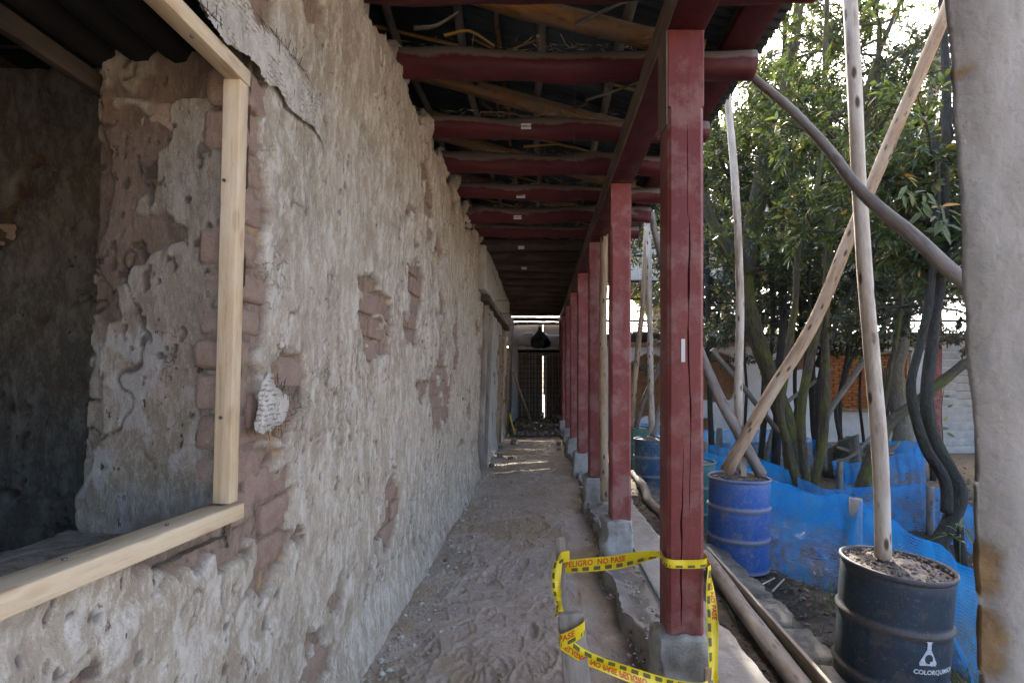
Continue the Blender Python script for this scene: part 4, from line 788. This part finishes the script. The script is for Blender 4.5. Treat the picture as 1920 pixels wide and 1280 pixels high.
# flask outline with a drop hole
out = [(-.016, .085), (-.016, .075), (-.010, .073), (-.010, .040), (-.044, -.028), (-.040, -.042), (.040, -.042), (.044, -.028), (.010, .040), (.010, .073), (.016, .075), (.016, .085)]
bmf = bmesh.new(); ov = [bmf.verts.new((x, y, 0)) for x, y in out]; iv = [bmf.verts.new((.002+.021*math.cos(a)*(1 if True else 0), -.008+.024*math.sin(a), 0)) for a in np.linspace(0, 2*PI, 15)[:-1]]
ed = [bmf.edges.new((ov[i], ov[(i+1) % len(ov)])) for i in range(len(ov))]+[bmf.edges.new((iv[i], iv[(i+1) % len(iv)])) for i in range(len(iv))]
bmesh.ops.triangle_fill(bmf, edges=ed, use_beauty=True); bmf.verts.index_update()
FV = [tuple(v.co) for v in bmf.verts]; FF = [tuple(v.index for v in f.verts) for f in bmf.faces]; bmf.free()
FV += [(.006, -.022, 0), (.014, -.017, 0), (.026, -.040, 0), (.018, -.044, 0)]; b0 = len(FV)-4; FF += [(b0, b0+1, b0+2, b0+3)]
ob('flask_logo', mkmesh('flask_logo', wrap(FV, s0+.25, .505, .2647), FF, M['logo'], smooth=False), D1)
# ================================================================== POLES
def pole(mat, pl, r0, r1, label, **k):
    pts = [W(*p) for p in pl]; k.setdefault('seg', 14); k.setdefault('bump', .07); k.setdefault('wig', .006)
    return tube('wooden_pole', M[mat], pts, r0, r1, label=label, cat='pole', n=40, **k)
pole('pale_pole', [(1656, 1045, 2.80), (1648, 850, 2.8), (1632, 600, 2.82), (1612, 340, 2.85), (1600, 120, 2.88), (1588, -60, 2.9), (1582, -180, 2.92)], .040, .034, 'tall pale pole rising from the soil of the near black drum', seed=1)
pole('tan_pole', [(1362, 885, 4.95), (1440, 745, 4.95), (1530, 598, 4.9), (1600, 430, 4.8), (1680, 240, 4.6), (1765, 40, 4.4), (1850, -160, 4.2)], .062, .052, 'long tan pole slanting up right from the blue drum', seed=2)
pole('grey_pole', [(1405, 140, 3.15), (1480, 203, 3.0), (1555, 283, 2.8), (1600, 342, 2.68), (1650, 392, 2.58), (1720, 450, 2.45), (1800, 522, 2.3), (1900, 600, 2.15)], .023, .036, 'bent grey brown pole slanting down right in front of the tall pale pole', seed=3, wig=.007)
pole('pale_pole', [(1392, 900, 5.05), (1384, 760, 5.05), (1388, 600, 5.05), (1386, 450, 5.0), (1374, 300, 4.95), (1362, 165, 4.9), (1358, 120, 4.9)], .044, .030, 'slim pale upright pole in the blue drum', seed=4)
pole('grey_pole', [(1428, 890, 4.93), (1385, 810, 5.0), (1350, 745, 5.1), (1310, 655, 5.2), (1285, 590, 5.3)], .056, .045, 'grey pole with sawn end resting on the blue drum, leaning left', seed=5)
pole('grey_pole', [(1335, 655, 9), (1400, 735, 9), (1460, 810, 9)], .045, .045, 'thin dark brace before the peeled white wall', seed=6)
pole('tan_pole', [(1183, 800, 9.8), (1192, 700, 9.6), (1205, 560, 9.4), (1214, 390, 9.3)], .055, .045, 'tan upright pole in the green drum behind the second post', seed=7)
pole('pale_pole', [(1222, 825, 8.2), (1220, 700, 8.2), (1217, 520, 8.2), (1213, 395, 8.2)], .052, .042, 'pale upright pole in the dark blue drum', seed=8)
pole('grey_pole', [(1192, 800, 9.9), (1212, 740, 9.4), (1245, 670, 9)], .05, .045, 'grey pole leaning right from the green drum', seed=9)
pole('grey_pole', [(1224, 818, 8.15), (1240, 765, 8.3), (1262, 690, 8.6)], .05, .045, 'short grey pole leaning in the dark blue drum', seed=10)
pole('grey_pole', [(1222, 395, 6.6), (1230, 440, 6.7), (1245, 500, 6.9), (1262, 560, 7.1)], .035, .05, 'dark pole hanging behind the near post under the roof', seed=11)
# ================================================================== BLUE NETTING
def net(label, pts, stakes, seed, sag=.03, fo=(0, 0)):
    c = Vector(pts[0][:2]+(0,)); t = thing('netting_fence', label, 'netting', (c.x, c.y, -.3), 'blue netting fences in the garden')
    n = 110; m_ = 16; Tp = resample([(p[0], p[1], p[2]) for p in pts], n); Bt = resample([(p[0]+fo[0], p[1]+fo[1], p[3]) for p in pts], n); V = []
    for i in range(n):
        for j in range(m_):
            f = j/(m_-1); p = Bt[i].lerp(Tp[i], f); q = (float(vn(np.array([i*.13]), np.array([f*2.]), None, seed)[0])-.5)*.16*math.sin(PI*min(1, f+.12)); q += math.sin(i*.55+f*3)*.012+.02*float(vn(np.array([i*.6]), np.array([f*.8]), None, seed+3)[0])
            V.append(p+Vector((q, q*.6, -sag*math.sin(i*.35)*f*.6)))
    kid(ob('netting', mkmesh('netting', V, gridfaces(n, m_), M['net']), t), t)
    V2 = [v for i in range(n) for v in (Vector(V[i*m_+m_-1])+Vector((.002, -.002, -.012)), Vector(V[i*m_+m_-1])+Vector((.0, -.003, .004)))]
    kid(ob('hem', mkmesh('hem', V2, gridfaces(n, 2), M['net']), t), t)
    for (x, y, z, r) in stakes: kid(tube('stake', M['grey_pole'], [(x, y, -.35), (x+.01, y, z)], r, r*.95, t, n=4, seg=10), t)
P2 = lambda u, v, Y: tuple(W(u, v, Y))
def np_(u, vt, Y, zb=-.3): p = W(u, vt, Y); return (p.x, p.y, p.z, zb)
net('front blue net running behind the two nearest drums', [np_(1300, 835, 6.3), np_(1380, 868, 5.7), np_(1450, 903, 5.3), np_(1530, 925, 4.9), np_(1606, 936, 4.5), np_(1680, 985, 4.0, -.28), np_(1742, 1015, 3.6), np_(1812, 1058, 3.25), np_(1960, 1120, 2.9)], [(W(1608, 936, 4.5).x, 4.54, W(1608, 938, 4.5).z+.01, .055), (W(1790, 1050, 3.3).x, 3.36, .3, .03)], 1, .03, (-.10, -.38))
net('middle blue net stretched behind the curved tree stems', [np_(1430, 862, 7.4), np_(1480, 885, 7.0), np_(1540, 914, 6.4), np_(1640, 914, 6.3), np_(1738, 911, 6.2), np_(1800, 935, 5.6), np_(1880, 990, 5.0)], [(W(1744, 912, 6.15).x, 6.15, W(1744, 911, 6.15).z, .045)], 2, .015)
net('pale sunlit blue net panel right of the tall pole', [np_(1560, 862, 8.2), np_(1600, 868, 8.2), np_(1655, 860, 8.1), np_(1700, 845, 8.0), np_(1737, 832, 7.9)], [(W(1577, 866, 8.15).x, 8.2, W(1577, 866, 8.15).z, .05)], 3, .01)
net('far blue net beyond the blue drum at left', [np_(1180, 790, 11.5), np_(1320, 806, 10.6), np_(1400, 805, 10.4), np_(1480, 808, 10.2), np_(1560, 835, 10.1), np_(1640, 827, 10.3), np_(1730, 828, 10)], [(W(1348, 803, 10.5).x, 10.5, W(1348, 802, 10.5).z, .06), (W(1322, 830, 9.2).x, 9.2, W(1322, 828, 9.2).z, .055), (W(1640, 790, 10.2).x, 10.2, W(1640, 760, 10.2).z, .07)], 4, .01)
net('low blue net sheet sloping behind the blue drum', [np_(1325, 832, 9.2), np_(1380, 846, 8.6), np_(1430, 862, 7.8), np_(1500, 890, 7.2)], [], 5, .01)
# ================================================================== NEAR PILLAR
pr_ = thing('plastered_pillar', 'pale blurred plastered pillar filling the right edge of the picture', 'pillar', (.9, .78, 0))
def pil_h(U, V):
    h = (fbm(U*5, V*3, 4, 401)-.5)*.02+(fbm(U*22, V*22, 3, 402)-.5)*.004
    el = .002+(fbm(V*3, U*0, 4, 403)-.5)*.022+(fbm(V*14, U*0, 3, 404)-.5)*.008
    spots = 0
    for (z, r) in ((1.30, .045), (1.215, .035), (1.165, .03), (2.06, .012)): spots = np.maximum(spots, 1-ss(.7, 1.0, np.sqrt(((U-.006)/.026)**2+((V-z)/r)**2)+(fbm(U*30, V*30, 3, 405)-.5)*.9))
    rnd_ = .02*np.clip(1-(U+.0)/.05, 0, 1)**2
    return h-rnd_-spots*.004, {'peel': spots}
us = np.concatenate([[-.004], np.arange(0, .5, .006)]); vs = np.arange(-.1, 3.2, .010); U, V = np.meshgrid(us, vs, indexing='ij'); h, at = pil_h(U, V)
ex = .606+.05*np.clip(2.4-V, 0, 1.4)+(fbm(V*2.2, U*0, 3, 403)-.5)*.03+(fbm(V*13, U*0, 3, 404)-.5)*.012
P = np.stack([ex+np.where(U < 0, -U*.9, U), np.where(U < 0, .78-U*.5, .76-h), V], -1)
kid(ob('plaster_face', mkmesh('plaster_face', P.reshape(-1, 3), gridfaces(len(us), len(vs))[:, ::-1].copy() if False else np.ascontiguousarray(gridfaces(len(us), len(vs))), M['pillar'], {'peel': at['peel'].ravel()}), pr_), pr_)
b = MB(); b.box((1.09, .90, 1.55), (.50, .16, 3.3)); kid(ob('pillar_core', b.me('pillar_core', M['pillar']), pr_), pr_)
# ================================================================== BACKGROUND WALL AND SHEDS
bwall = thing('garden_wall', 'white limewashed garden wall with peeled brown patches behind the trees', 'wall', (6, 14.5, -.3))
def bw_h(U, V):
    m_ = 0*U
    for (x, z, a, b_) in ((4.95, 1.55, .55, .70), (3.0, 1.35, .55, .95), (7.4, 2.0, .3, .25), (12.3, 1.2, .5, .6), (4.6, .2, .3, .2)):
        m_ = np.maximum(m_, 1-ss(.96, 1.0, np.sqrt(((U-x)/a)**4+((V-z)/b_)**4)**.5+(fbm(U*3, V*3, 4, 501)-.5)*.7))
    return (fbm(U*1.5, V*1.5, 4, 502)-.5)*.05-m_*.035-m_*(fbm(U*9, V*9, 3, 503))*.02, {'peel': m_}
o = relief('plaster_face', (0, 14.5, 0), (1, 0, 0), (0, 0, 1), (0, -1, 0), np.arange(1.45, 15, .035), np.arange(-.4, 2.56, .03), bw_h, M['white'], bwall, lambda u, v: (u > 8.0) & (u < 10.5) & (v > .58) & (v < 2.3)); kid(o, bwall)
mb = MB(); mb.box((4.7, 14.75, 1.1), (6.5, .3, 2.9)); mb.box((12.8, 14.75, 1.1), (4.5, .3, 2.9)); mb.box((9.25, 14.75, .1), (2.6, .3, .95)); mb.box((9.25, 14.75, 2.43), (2.6, .3, .25))
kid(ob('masonry', mb.me('masonry', M['white']), bwall), bwall)
kid(ob('wall_cap', rough_box('wall_cap', M['darklog'], (13.4, .6, .24), (60, 3, 3), .10, 3, .03, 3), bwall), bwall).location = (2.2, .1, 2.98)
kid(ob('cap_bricks', rough_box('cap_bricks', M['brick'], (13.3, .5, .16), (70, 3, 2), .06, 6, .02, 4), bwall), bwall).location = (2.2, .08, 2.80)
win = thing('bricked_window', 'orange bricked-up opening with a wooden frame in the white wall', 'window', (9.25, 14.5, .58))
for z in (.62, 2.26): kid(beam_between('frame_rail', M['tan_pole'], (8.0, 14.48, z), (10.5, 14.48, z), .1, .09, win), win)
for x in (8.05, 9.3, 10.45): kid(beam_between('frame_post', M['tan_pole'], (x, 14.49, .67), (x, 14.49, 2.21), .1, .08, win), win)
ofb = rough_box('brick', M['orangebrick'], (.24, .1, .075), (1, 1, 1), .01, 5, .006, 1)
b = MB(); b.box((9.25, 14.74, 1.44), (2.5, .2, 1.7)); kid(ob('backing', b.me('backing', M['orangebrick']), win), win)
for r_ in range(17):
    for c_ in range(9):
        o = bpy.data.objects.new('brick', ofb); COL.objects.link(o); o.parent = win; o.location = (-1.14+c_*.262+(r_ % 2)*.1, .09+random.uniform(0, .02), .1+r_*.09)
# shed above the wall: pale corrugated sheets on dark posts
sh = thing('open_shed', 'open shed with pale corrugated sheets and dark posts behind the white wall', 'shed', (7, 18, 0))
for k in range(16):
    x = 2.2+k*.8
    for lv, (za, zb, yy_) in enumerate([(6.6, 7.7, 18.0), (5.7, 6.75, 17.9), (4.9, 5.85, 17.8)]):
        xs = np.linspace(x, x+.82, 40); A, B = np.meshgrid(xs, np.array([za, zb]), indexing='ij'); Yv = yy_+(B-za)*.25+.015*np.cos(A*2*PI/.09)+k % 2*.006
        kid(ob('roof_sheet', mkmesh('roof_sheet', np.stack([A, Yv, B+random.uniform(-.03, .03)], -1).reshape(-1, 3), gridfaces(40, 2), M['tinpale']), sh), sh)
for k in range(9): kid(beam_between('shed_post', M['dark'], (2.4+k*1.5, 17.9, -.3), (2.4+k*1.5, 17.9, 5.0), .14, .12, sh), sh)
for (z, h) in ((4.85, .12), (4.25, .08), (3.5, .1), (5.75, .06), (6.65, .06)): kid(beam_between('shed_rail', M['dark'], (2.2, 17.75, z), (14.8, 17.75, z), h, .08, sh), sh)
for k in range(7): kid(beam_between('brace', M['darklog'], (2.5+k*1.6, 17.7, 3.2), (3.5+k*1.6, 17.7, 4.9), .08, .07, sh), sh)
beam_between('porch_post', M['red'], (9.25, 12, -.3), (9.25, 12, 3.4), .22, .2, None, (0, 1, 0), .01, 3, .01, label='distant dark red post at the right, before white boards', cat='post')
pan = thing('white_boarding', 'white boarded wall at far right beside the distant red post', 'wall', (10.6, 12.6, -.3))
for k in range(14):
    kid(beam_between('plank', M['skin'], (9.5, 12.5, -.2+k*.19), (14, 12.5, -.2+k*.19), .178, .03, pan, (0, -1, 0)), pan)
# ================================================================== TREES
def tree(name, label, stems, mat, nbr, leafm, zr, spread, seed, lsz=.10, tw=24, per_=14, brr=.018, leafr=None, group=None, six=False, blen=(.9, 2.3), updir=.35, wg=.012):
    """stems: lists of points with (r0, r1). Branches leave the stems, twigs leave the branches, leaves sit along the twigs."""
    R = random.Random(seed); g_ = np.random.default_rng(seed); b0 = Vector(stems[0][0][0]); t = thing(name, label, 'tree', tuple(b0), group)
    tops = []
    for k, (pts, r0, r1) in enumerate(stems):
        V, Fc, Pc = tubedata(pts, r0, r1, n=max(14, len(pts)*7), seg=12, bump=.2, wig=wg, seed=seed+k)
        kid(ob('trunk' if k == 0 else 'stem', mkmesh('stem', V, Fc, M[mat], {'pc': np.array(Pc)}), t), t)
        C = resample(pts, 30); tops += [(c, r0+(r1-r0)*i/29) for i, c in enumerate(C) if c.z > zr[0]-.8]
    tb = MB(); LP = []; LD = []
    for b in range(nbr):
        p, r = R.choice(tops); az = R.uniform(0, 2*PI); d_ = Vector((math.cos(az), math.sin(az), R.uniform(-.15, 1)*updir*2)).normalized(); L = R.uniform(*blen)*spread
        n = 9; pts = [p.copy()]; dd = d_.copy()
        for i in range(n):
            dd = (dd+Vector((R.gauss(0, .22), R.gauss(0, .22), R.gauss(.03, .18)))).normalized(); pts.append(pts[-1]+dd*L/n)
        rb = min(brr, r*.7); V, Fc, Pc = tubedata(pts, rb, .004, n=11, seg=5, seed=b, cap=False)
        kid(ob('branch', mkmesh('branch', V, Fc, M[mat], {'pc': np.array(Pc)}), t), t)
        for q in range(tw):
            f = R.uniform(.2, 1)*(n-.01); i = int(f); c = pts[i].lerp(pts[i+1], f-i); td = (pts[i+1]-pts[i]).normalized()
            e = (td*.5+Vector((R.gauss(0, .7), R.gauss(0, .7), R.gauss(.05, .5)))).normalized(); l2 = R.uniform(.12, .42); m2 = c+e*l2*.5+Vector((0, 0, .02)); e2 = c+e*l2-Vector((0, 0, .03))
            V, Fc, Pc = tubedata([c, m2, e2], .0032, .0014, n=3, seg=3, cap=False); tb.add(V, Fc, Pc)
            for k in range(per_):
                g = .25+.75*(k+R.random())/per_; LP.append(c.lerp(e2, g)); LD.append((e*.75+Vector((R.gauss(0, .75), R.gauss(0, .75), R.gauss(-.15, .55)))).normalized())
    kid(ob('twigs', tb.me('twigs', M[mat]), t, kind='stuff'), t)
    n = len(LP); nn = g_.normal(0, .55, (n, 3))+[0, 0, 1]
    cr = leafmesh('crown', np.array(LP), np.array(LD), nn, g_.uniform(.7, 1.35, n)*lsz, g_.uniform(.28, .40, n)*lsz, M[leafm], t, six, .2, kind='stuff'); kid(cr, t)
    return t
Wt = lambda l, Y, dY=0: [W(u, v, Y+dY*i/max(1, len(l)-1)) for i, (u, v) in enumerate(l)]
tree('mossy_tree', 'thick mossy leaning trunk forking behind the long tan pole',
     [(Wt([(1492, 925), (1488, 840), (1455, 740), (1425, 650), (1403, 560), (1402, 470), (1420, 360), (1455, 240), (1480, 130), (1500, 0), (1510, -160)], 8.6), .17, .07),
      (Wt([(1402, 560), (1375, 480), (1330, 400), (1300, 320), (1270, 220)], 8.6, -.4), .10, .05), (Wt([(1402, 470), (1440, 330), (1425, 200), (1400, 80), (1390, -60)], 8.6, .4), .07, .03)], 'bark', 40, 'leaf', (3.4, 7), 1.0, 11, tw=18)
tree('clump_tree', 'clump of slender dark green stems rising right of the blue drum',
     [(Wt([(1498, 918), (1478, 840), (1464, 760), (1475, 670), (1492, 560), (1500, 470), (1535, 330), (1545, 200), (1550, 60), (1555, -100)], 6.9), .055, .03),
      (Wt([(1512, 918), (1502, 800), (1515, 700), (1535, 600), (1553, 480), (1560, 380), (1590, 260), (1640, 120), (1690, 0)], 6.95), .06, .03),
      (Wt([(1522, 920), (1540, 830), (1550, 740), (1548, 620), (1548, 540), (1556, 430), (1600, 300), (1640, 160), (1650, 40)], 7.0), .062, .03)], 'bark', 30, 'leaf', (4.0, 7), .9, 12, tw=16)
tree('dark_tree', 'straight dark trunks just behind the slim pale pole',
     [(Wt([(1452, 900), (1462, 700), (1468, 560), (1470, 400), (1468, 250), (1470, 100), (1475, -80)], 9.6), .075, .04), (Wt([(1420, 900), (1440, 720), (1448, 600), (1430, 440), (1350, 300), (1345, 200)], 9.8), .05, .03), (Wt([(1335, 900), (1330, 700), (1325, 500), (1323, 300), (1325, 100)], 9.9), .055, .035)], 'bark_dark', 58, 'leaf2', (3.2, 7.5), 1.05, 13)
tree('curved_tree', 'two dark snaking stems joined low beside the plastered pillar',
     [(Wt([(1730, 1090), (1762, 1010), (1796, 930), (1785, 880), (1755, 830), (1738, 770), (1738, 700), (1752, 600), (1768, 500), (1772, 380), (1775, 250), (1770, 100), (1765, -60)], 4.9, .3), .075, .035),
      (Wt([(1775, 960), (1768, 900), (1735, 840), (1715, 780), (1710, 720), (1728, 640), (1742, 560), (1750, 470), (1757, 380), (1752, 250)], 4.9, .2), .05, .03),
      (Wt([(1810, 1100), (1798, 1010), (1790, 950)], 5.0, 0), .05, .045)], 'bark_dark', 22, 'leaf', (3.3, 6.5), .75, 14, lsz=.11, six=True, per_=13)
tree('leaning_tree', 'green mossy trunk leaning right behind the tall pale pole',
     [(Wt([(1598, 950), (1618, 905), (1640, 850), (1665, 800), (1710, 760), (1760, 720), (1810, 680)], 6.7, .5), .095, .06), (Wt([(1640, 850), (1665, 720), (1690, 560), (1660, 420), (1640, 300), (1650, 120)], 7.4), .035, .02)], 'bark', 24, 'leaf2', (3.2, 5), .9, 15)
tree('pale_tree', 'pale knotty trunk standing behind the blue net at right',
     [(Wt([(1692, 880), (1690, 780), (1680, 700), (1690, 640), (1700, 500), (1720, 380), (1740, 250), (1760, 60)], 11), .20, .09), (Wt([(1665, 880), (1655, 780), (1650, 700), (1630, 600), (1610, 480), (1620, 300), (1600, 100)], 11.3), .09, .05)], 'bark_pale', 44, 'leaf2', (3.9, 8), 1.15, 16, lsz=.10)
tree('brushy_tree', 'low spreading tree with grey twigs before the white wall',
     [(Wt([(1545, 880), (1550, 790), (1590, 720), (1640, 640), (1690, 560), (1740, 500)], 9.2), .06, .03), (Wt([(1560, 870), (1600, 850), (1650, 800), (1710, 770), (1760, 745)], 8.6), .03, .015), (Wt([(1430, 890), (1445, 820), (1470, 760), (1520, 720), (1560, 690)], 10), .05, .03)], 'bark_pale', 20, 'leaf2', (3.0, 5), .7, 17, tw=14)
for k, (x, y, h, rr, lab) in enumerate([(4.6, 21, 13, .22, 'tall pale eucalyptus behind the shed, left one'), (8.5, 24, 15, .26, 'tall pale eucalyptus behind the shed, middle one'), (13, 22, 14, .25, 'tall pale eucalyptus behind the shed, right one'), (16.5, 18, 13, .25, 'large backlit tree beyond the right end of the white wall')]):
    tree('background_tree', lab, [([(x, y, -.3), (x+.2, y, h*.3), (x-.2, y, h*.6), (x+.4, y, h)], rr, rr*.3), ([(x, y, h*.25), (x+1, y, h*.5), (x+1.4, y, h*.85)], rr*.6, rr*.2)], 'bark_pale', 70, 'leaf3', (4.4, 13), 2.2, 30+k, lsz=.24, tw=34, per_=14, brr=.05, group='tall trees behind the shed')
for k, (x, y, h, lab) in enumerate([(9.0, 8.0, 7.5, 'bushy tree at the right edge behind the pillar'), (6.4, 11.8, 8.5, 'leafy tree before the middle of the white wall'), (3.9, 12.4, 7.5, 'sparse tree left of the mossy trunk by the wall'), (12.0, 11, 8, 'dense tree before the distant red post')]):
    tree('garden_tree', lab, [([(x, y, -.3), (x-.15, y, h*.3), (x+.1, y, h*.6), (x, y, h)], .10, .03), ([(x, y, 1.8), (x+.5, y, h*.45), (x+.7, y, h*.8)], .06, .02)], 'bark_dark', 74, 'leaf' if k % 2 else 'leaf2', (2.6, 8), 1.15, 40+k, lsz=.11, tw=32)
# low yellow-green sprig and foliage near the pillar: leaves one by one
sp = thing('leafy_shoot', 'low shoot with bright yellow green leaves beside the distant red post', 'plant', tuple(W(1762, 850, 7)))
kid(tube('twig', M['bark_dark'], [W(1762, 900, 7), W(1768, 830, 7), W(1765, 770, 7), W(1772, 715, 7)], .008, .003, sp, n=10, seg=5), sp)
for (u, v, a, s) in [(1768, 800, .3, .12), (1775, 785, 1.2, .10), (1766, 770, 2.2, .10), (1780, 808, -.3, .11), (1760, 745, 2.6, .08), (1775, 740, .4, .09), (1770, 722, 1.4, .08), (1782, 760, .8, .09)]:
    p = W(u-6, v+4, 7); kid(leafmesh('leaf', np.array([p]), np.array([(math.cos(a), -.3, math.sin(a))]), np.array([(0., -1., .5)]), [s], [s*.45], M['leaf3'], sp, True, .2), sp)
bl = thing('leafy_branch', 'twig with large glossy leaves next to the pillar below the bent pole', 'branch', tuple(W(1770, 420, 4)))
kid(tube('twig', M['bark_dark'], [W(1820, 440, 4), W(1775, 400, 4), W(1740, 370, 4), W(1700, 355, 4)], .006, .002, bl, n=10, seg=5), bl)
RR = random.Random(3)
for k in range(34):
    f = RR.random(); u = 1800-110*f+RR.uniform(-12, 12); v = 415-60*f+RR.uniform(-28, 28); a = RR.uniform(-2.8, .2)+PI*.1; s = RR.uniform(.08, .14)
    p = W(u, v, 4+RR.uniform(-.15, .15)); kid(leafmesh('leaf', np.array([p]), np.array([(math.cos(a), RR.uniform(-.6, .3), math.sin(a)*.8)]), np.array([(RR.uniform(-.5, .5), -.7, .8)]), [s], [s*.36], M['leaf'], bl, True, .25), bl)
for k, (pl, Y) in enumerate([([(1385, 900), (1400, 760), (1395, 600), (1440, 470), (1455, 300), (1430, 120)], 10.5), ([(1575, 890), (1580, 700), (1600, 560), (1590, 400), (1560, 250), (1545, 60)], 10.6), ([(1655, 890), (1668, 720), (1700, 560), (1715, 420), (1700, 240), (1720, 60)], 9.4), ([(1510, 890), (1490, 700), (1500, 520), (1440, 380), (1380, 280), (1360, 180)], 11.4), ([(1625, 890), (1612, 700), (1640, 500), (1660, 350), (1645, 200), (1600, 40)], 12.2), ([(1530, 890), (1560, 640), (1640, 470), (1700, 420), (1770, 380)], 8.4), ([(1420, 890), (1432, 700), (1425, 520), (1480, 330), (1520, 180), (1525, 20)], 12.6), ([(1750, 900), (1735, 700), (1765, 540), (1762, 300), (1772, 100)], 8.2), ([(1470, 900), (1505, 700), (1520, 560), (1510, 400), (1470, 250), (1490, 60)], 9.0), ([(1560, 900), (1530, 740), (1590, 560), (1650, 430), (1690, 300), (1700, 100)], 9.8), ([(1440, 880), (1480, 640), (1440, 500), (1400, 330), (1420, 150)], 11.0), ([(1600, 900), (1570, 760), (1620, 620), (1700, 500), (1740, 330)], 10.2)]):
    tree('sapling', ['thin dark sapling between the slim pole and the mossy trunk', 'thin dark sapling just left of the tall pale pole', 'thin dark sapling right of the tall pale pole', 'sapling bending left toward the roof eaves', 'slim sapling seen behind the tall pale pole', 'sapling bending right across the middle of the trees', 'distant slim sapling rising left of the middle', 'thin dark sapling beside the plastered pillar', 'wavy dark sapling crossing behind the slender clump', 'sapling leaning far right out of the slender clump', 'dark sapling kinked left above the mossy trunk', 'sapling leaning right behind the foot of the tall pale pole'][k], [(Wt(pl, Y), .045 if k % 2 else .035, .014)], 'bark_dark', 22, 'leaf2' if k % 2 else 'leaf', (3.4, 8), .9, 60+k, tw=14, per_=10, lsz=.085, brr=.014, group='slim saplings among the trees', wg=.03)
tree('garden_tree', 'added sun-blocking tree hidden behind the second post, its crown above the roof', [([(2.0, 12.9, -.3), (2.05, 12.9, 3), (2.1, 12.9, 7)], .08, .03)], 'bark_dark', 40, 'leaf', (5.0, 8), 1.2, 91, lsz=.11, tw=30)  # unseen tree added to keep sun patches off the walkway and log
# stump pile, litter and grass
stp = thing('stump_pile', 'weathered uprooted stump with broken roots behind the blue net', 'stump', tuple(W(1610, 880, 9.3)))
kid(ob('root_mass', rough_box('root_mass', M['bark_pale'], (1.0, .6, .75), (14, 10, 10), .45, 4, .25, 6), stp), stp).location = (-.05, 0, .15)
for k in range(9):
    a = k*.7; c = Vector(stp.location)+Vector((.1*math.cos(a), -.1, .25)); kid(tube('root', M['bark_pale'], [c, c+Vector((.3*math.cos(a), -.2, .2*math.sin(a)+.05)), c+Vector((.55*math.cos(a), -.25, .32*math.sin(a)+.1))], .07, .02, stp, n=8, seg=7, bump=.2, wig=.02, seed=k), stp)
n = 9000; x = 1.55+rng.random(n)**1.3*8; y = 2.3+rng.random(n)*11; P = np.stack([x, y, garden_h(y, x)[0]+.012], 1)
leafmesh('leaf_litter', P, rng.normal(0, 1, (n, 3))*[1, 1, .25], rng.normal(0, .5, (n, 3))+[0, 0, 1], rng.uniform(.03, .10, n), rng.uniform(.012, .035, n), M['litter'], kind='stuff', label='dark dead leaves covering the soil under the trees', cat='leaf litter')
n = 2600; x = rng.normal(3.0, .45, n); y = rng.normal(3.7, .6, n); P = np.stack([x, y, garden_h(y, x)[0]], 1); D = rng.normal(0, .45, (n, 3))+[0, 0, 1]
leafmesh('grass', P, D, rng.normal(0, 1, (n, 3)), rng.uniform(.06, .22, n), rng.uniform(.004, .008, n), M['grass'], kind='stuff', label='thin green grass growing behind the near drum', cat='grass')
for k, (u, v, Y) in enumerate([(1420, 900, 5.1), (1800, 1000, 4.2)]):
    p = W(u, v, Y); n = 16; a = rng.uniform(0, 6.28, n); D = np.stack([np.cos(a)*.8, np.sin(a)*.5, rng.uniform(-.2, .9, n)], 1); t = thing('weed', ['thin weed with long narrow leaves behind the blue drum', 'small leafy weed against the curved tree foot'][k], 'plant', (p.x, p.y, -.3))
    kid(tube('stem', M['grass'], [(p.x, p.y, -.3), tuple(p)], .004, .003, t, n=4, seg=5), t)
    kid(leafmesh('foliage', np.tile(np.array(p), (n, 1))+rng.normal(0, .03, (n, 3)), D, rng.normal(0, 1, (n, 3)), rng.uniform(.10, .25, n), rng.uniform(.012, .03, n), M['leaf3'], t, True, .4), t)
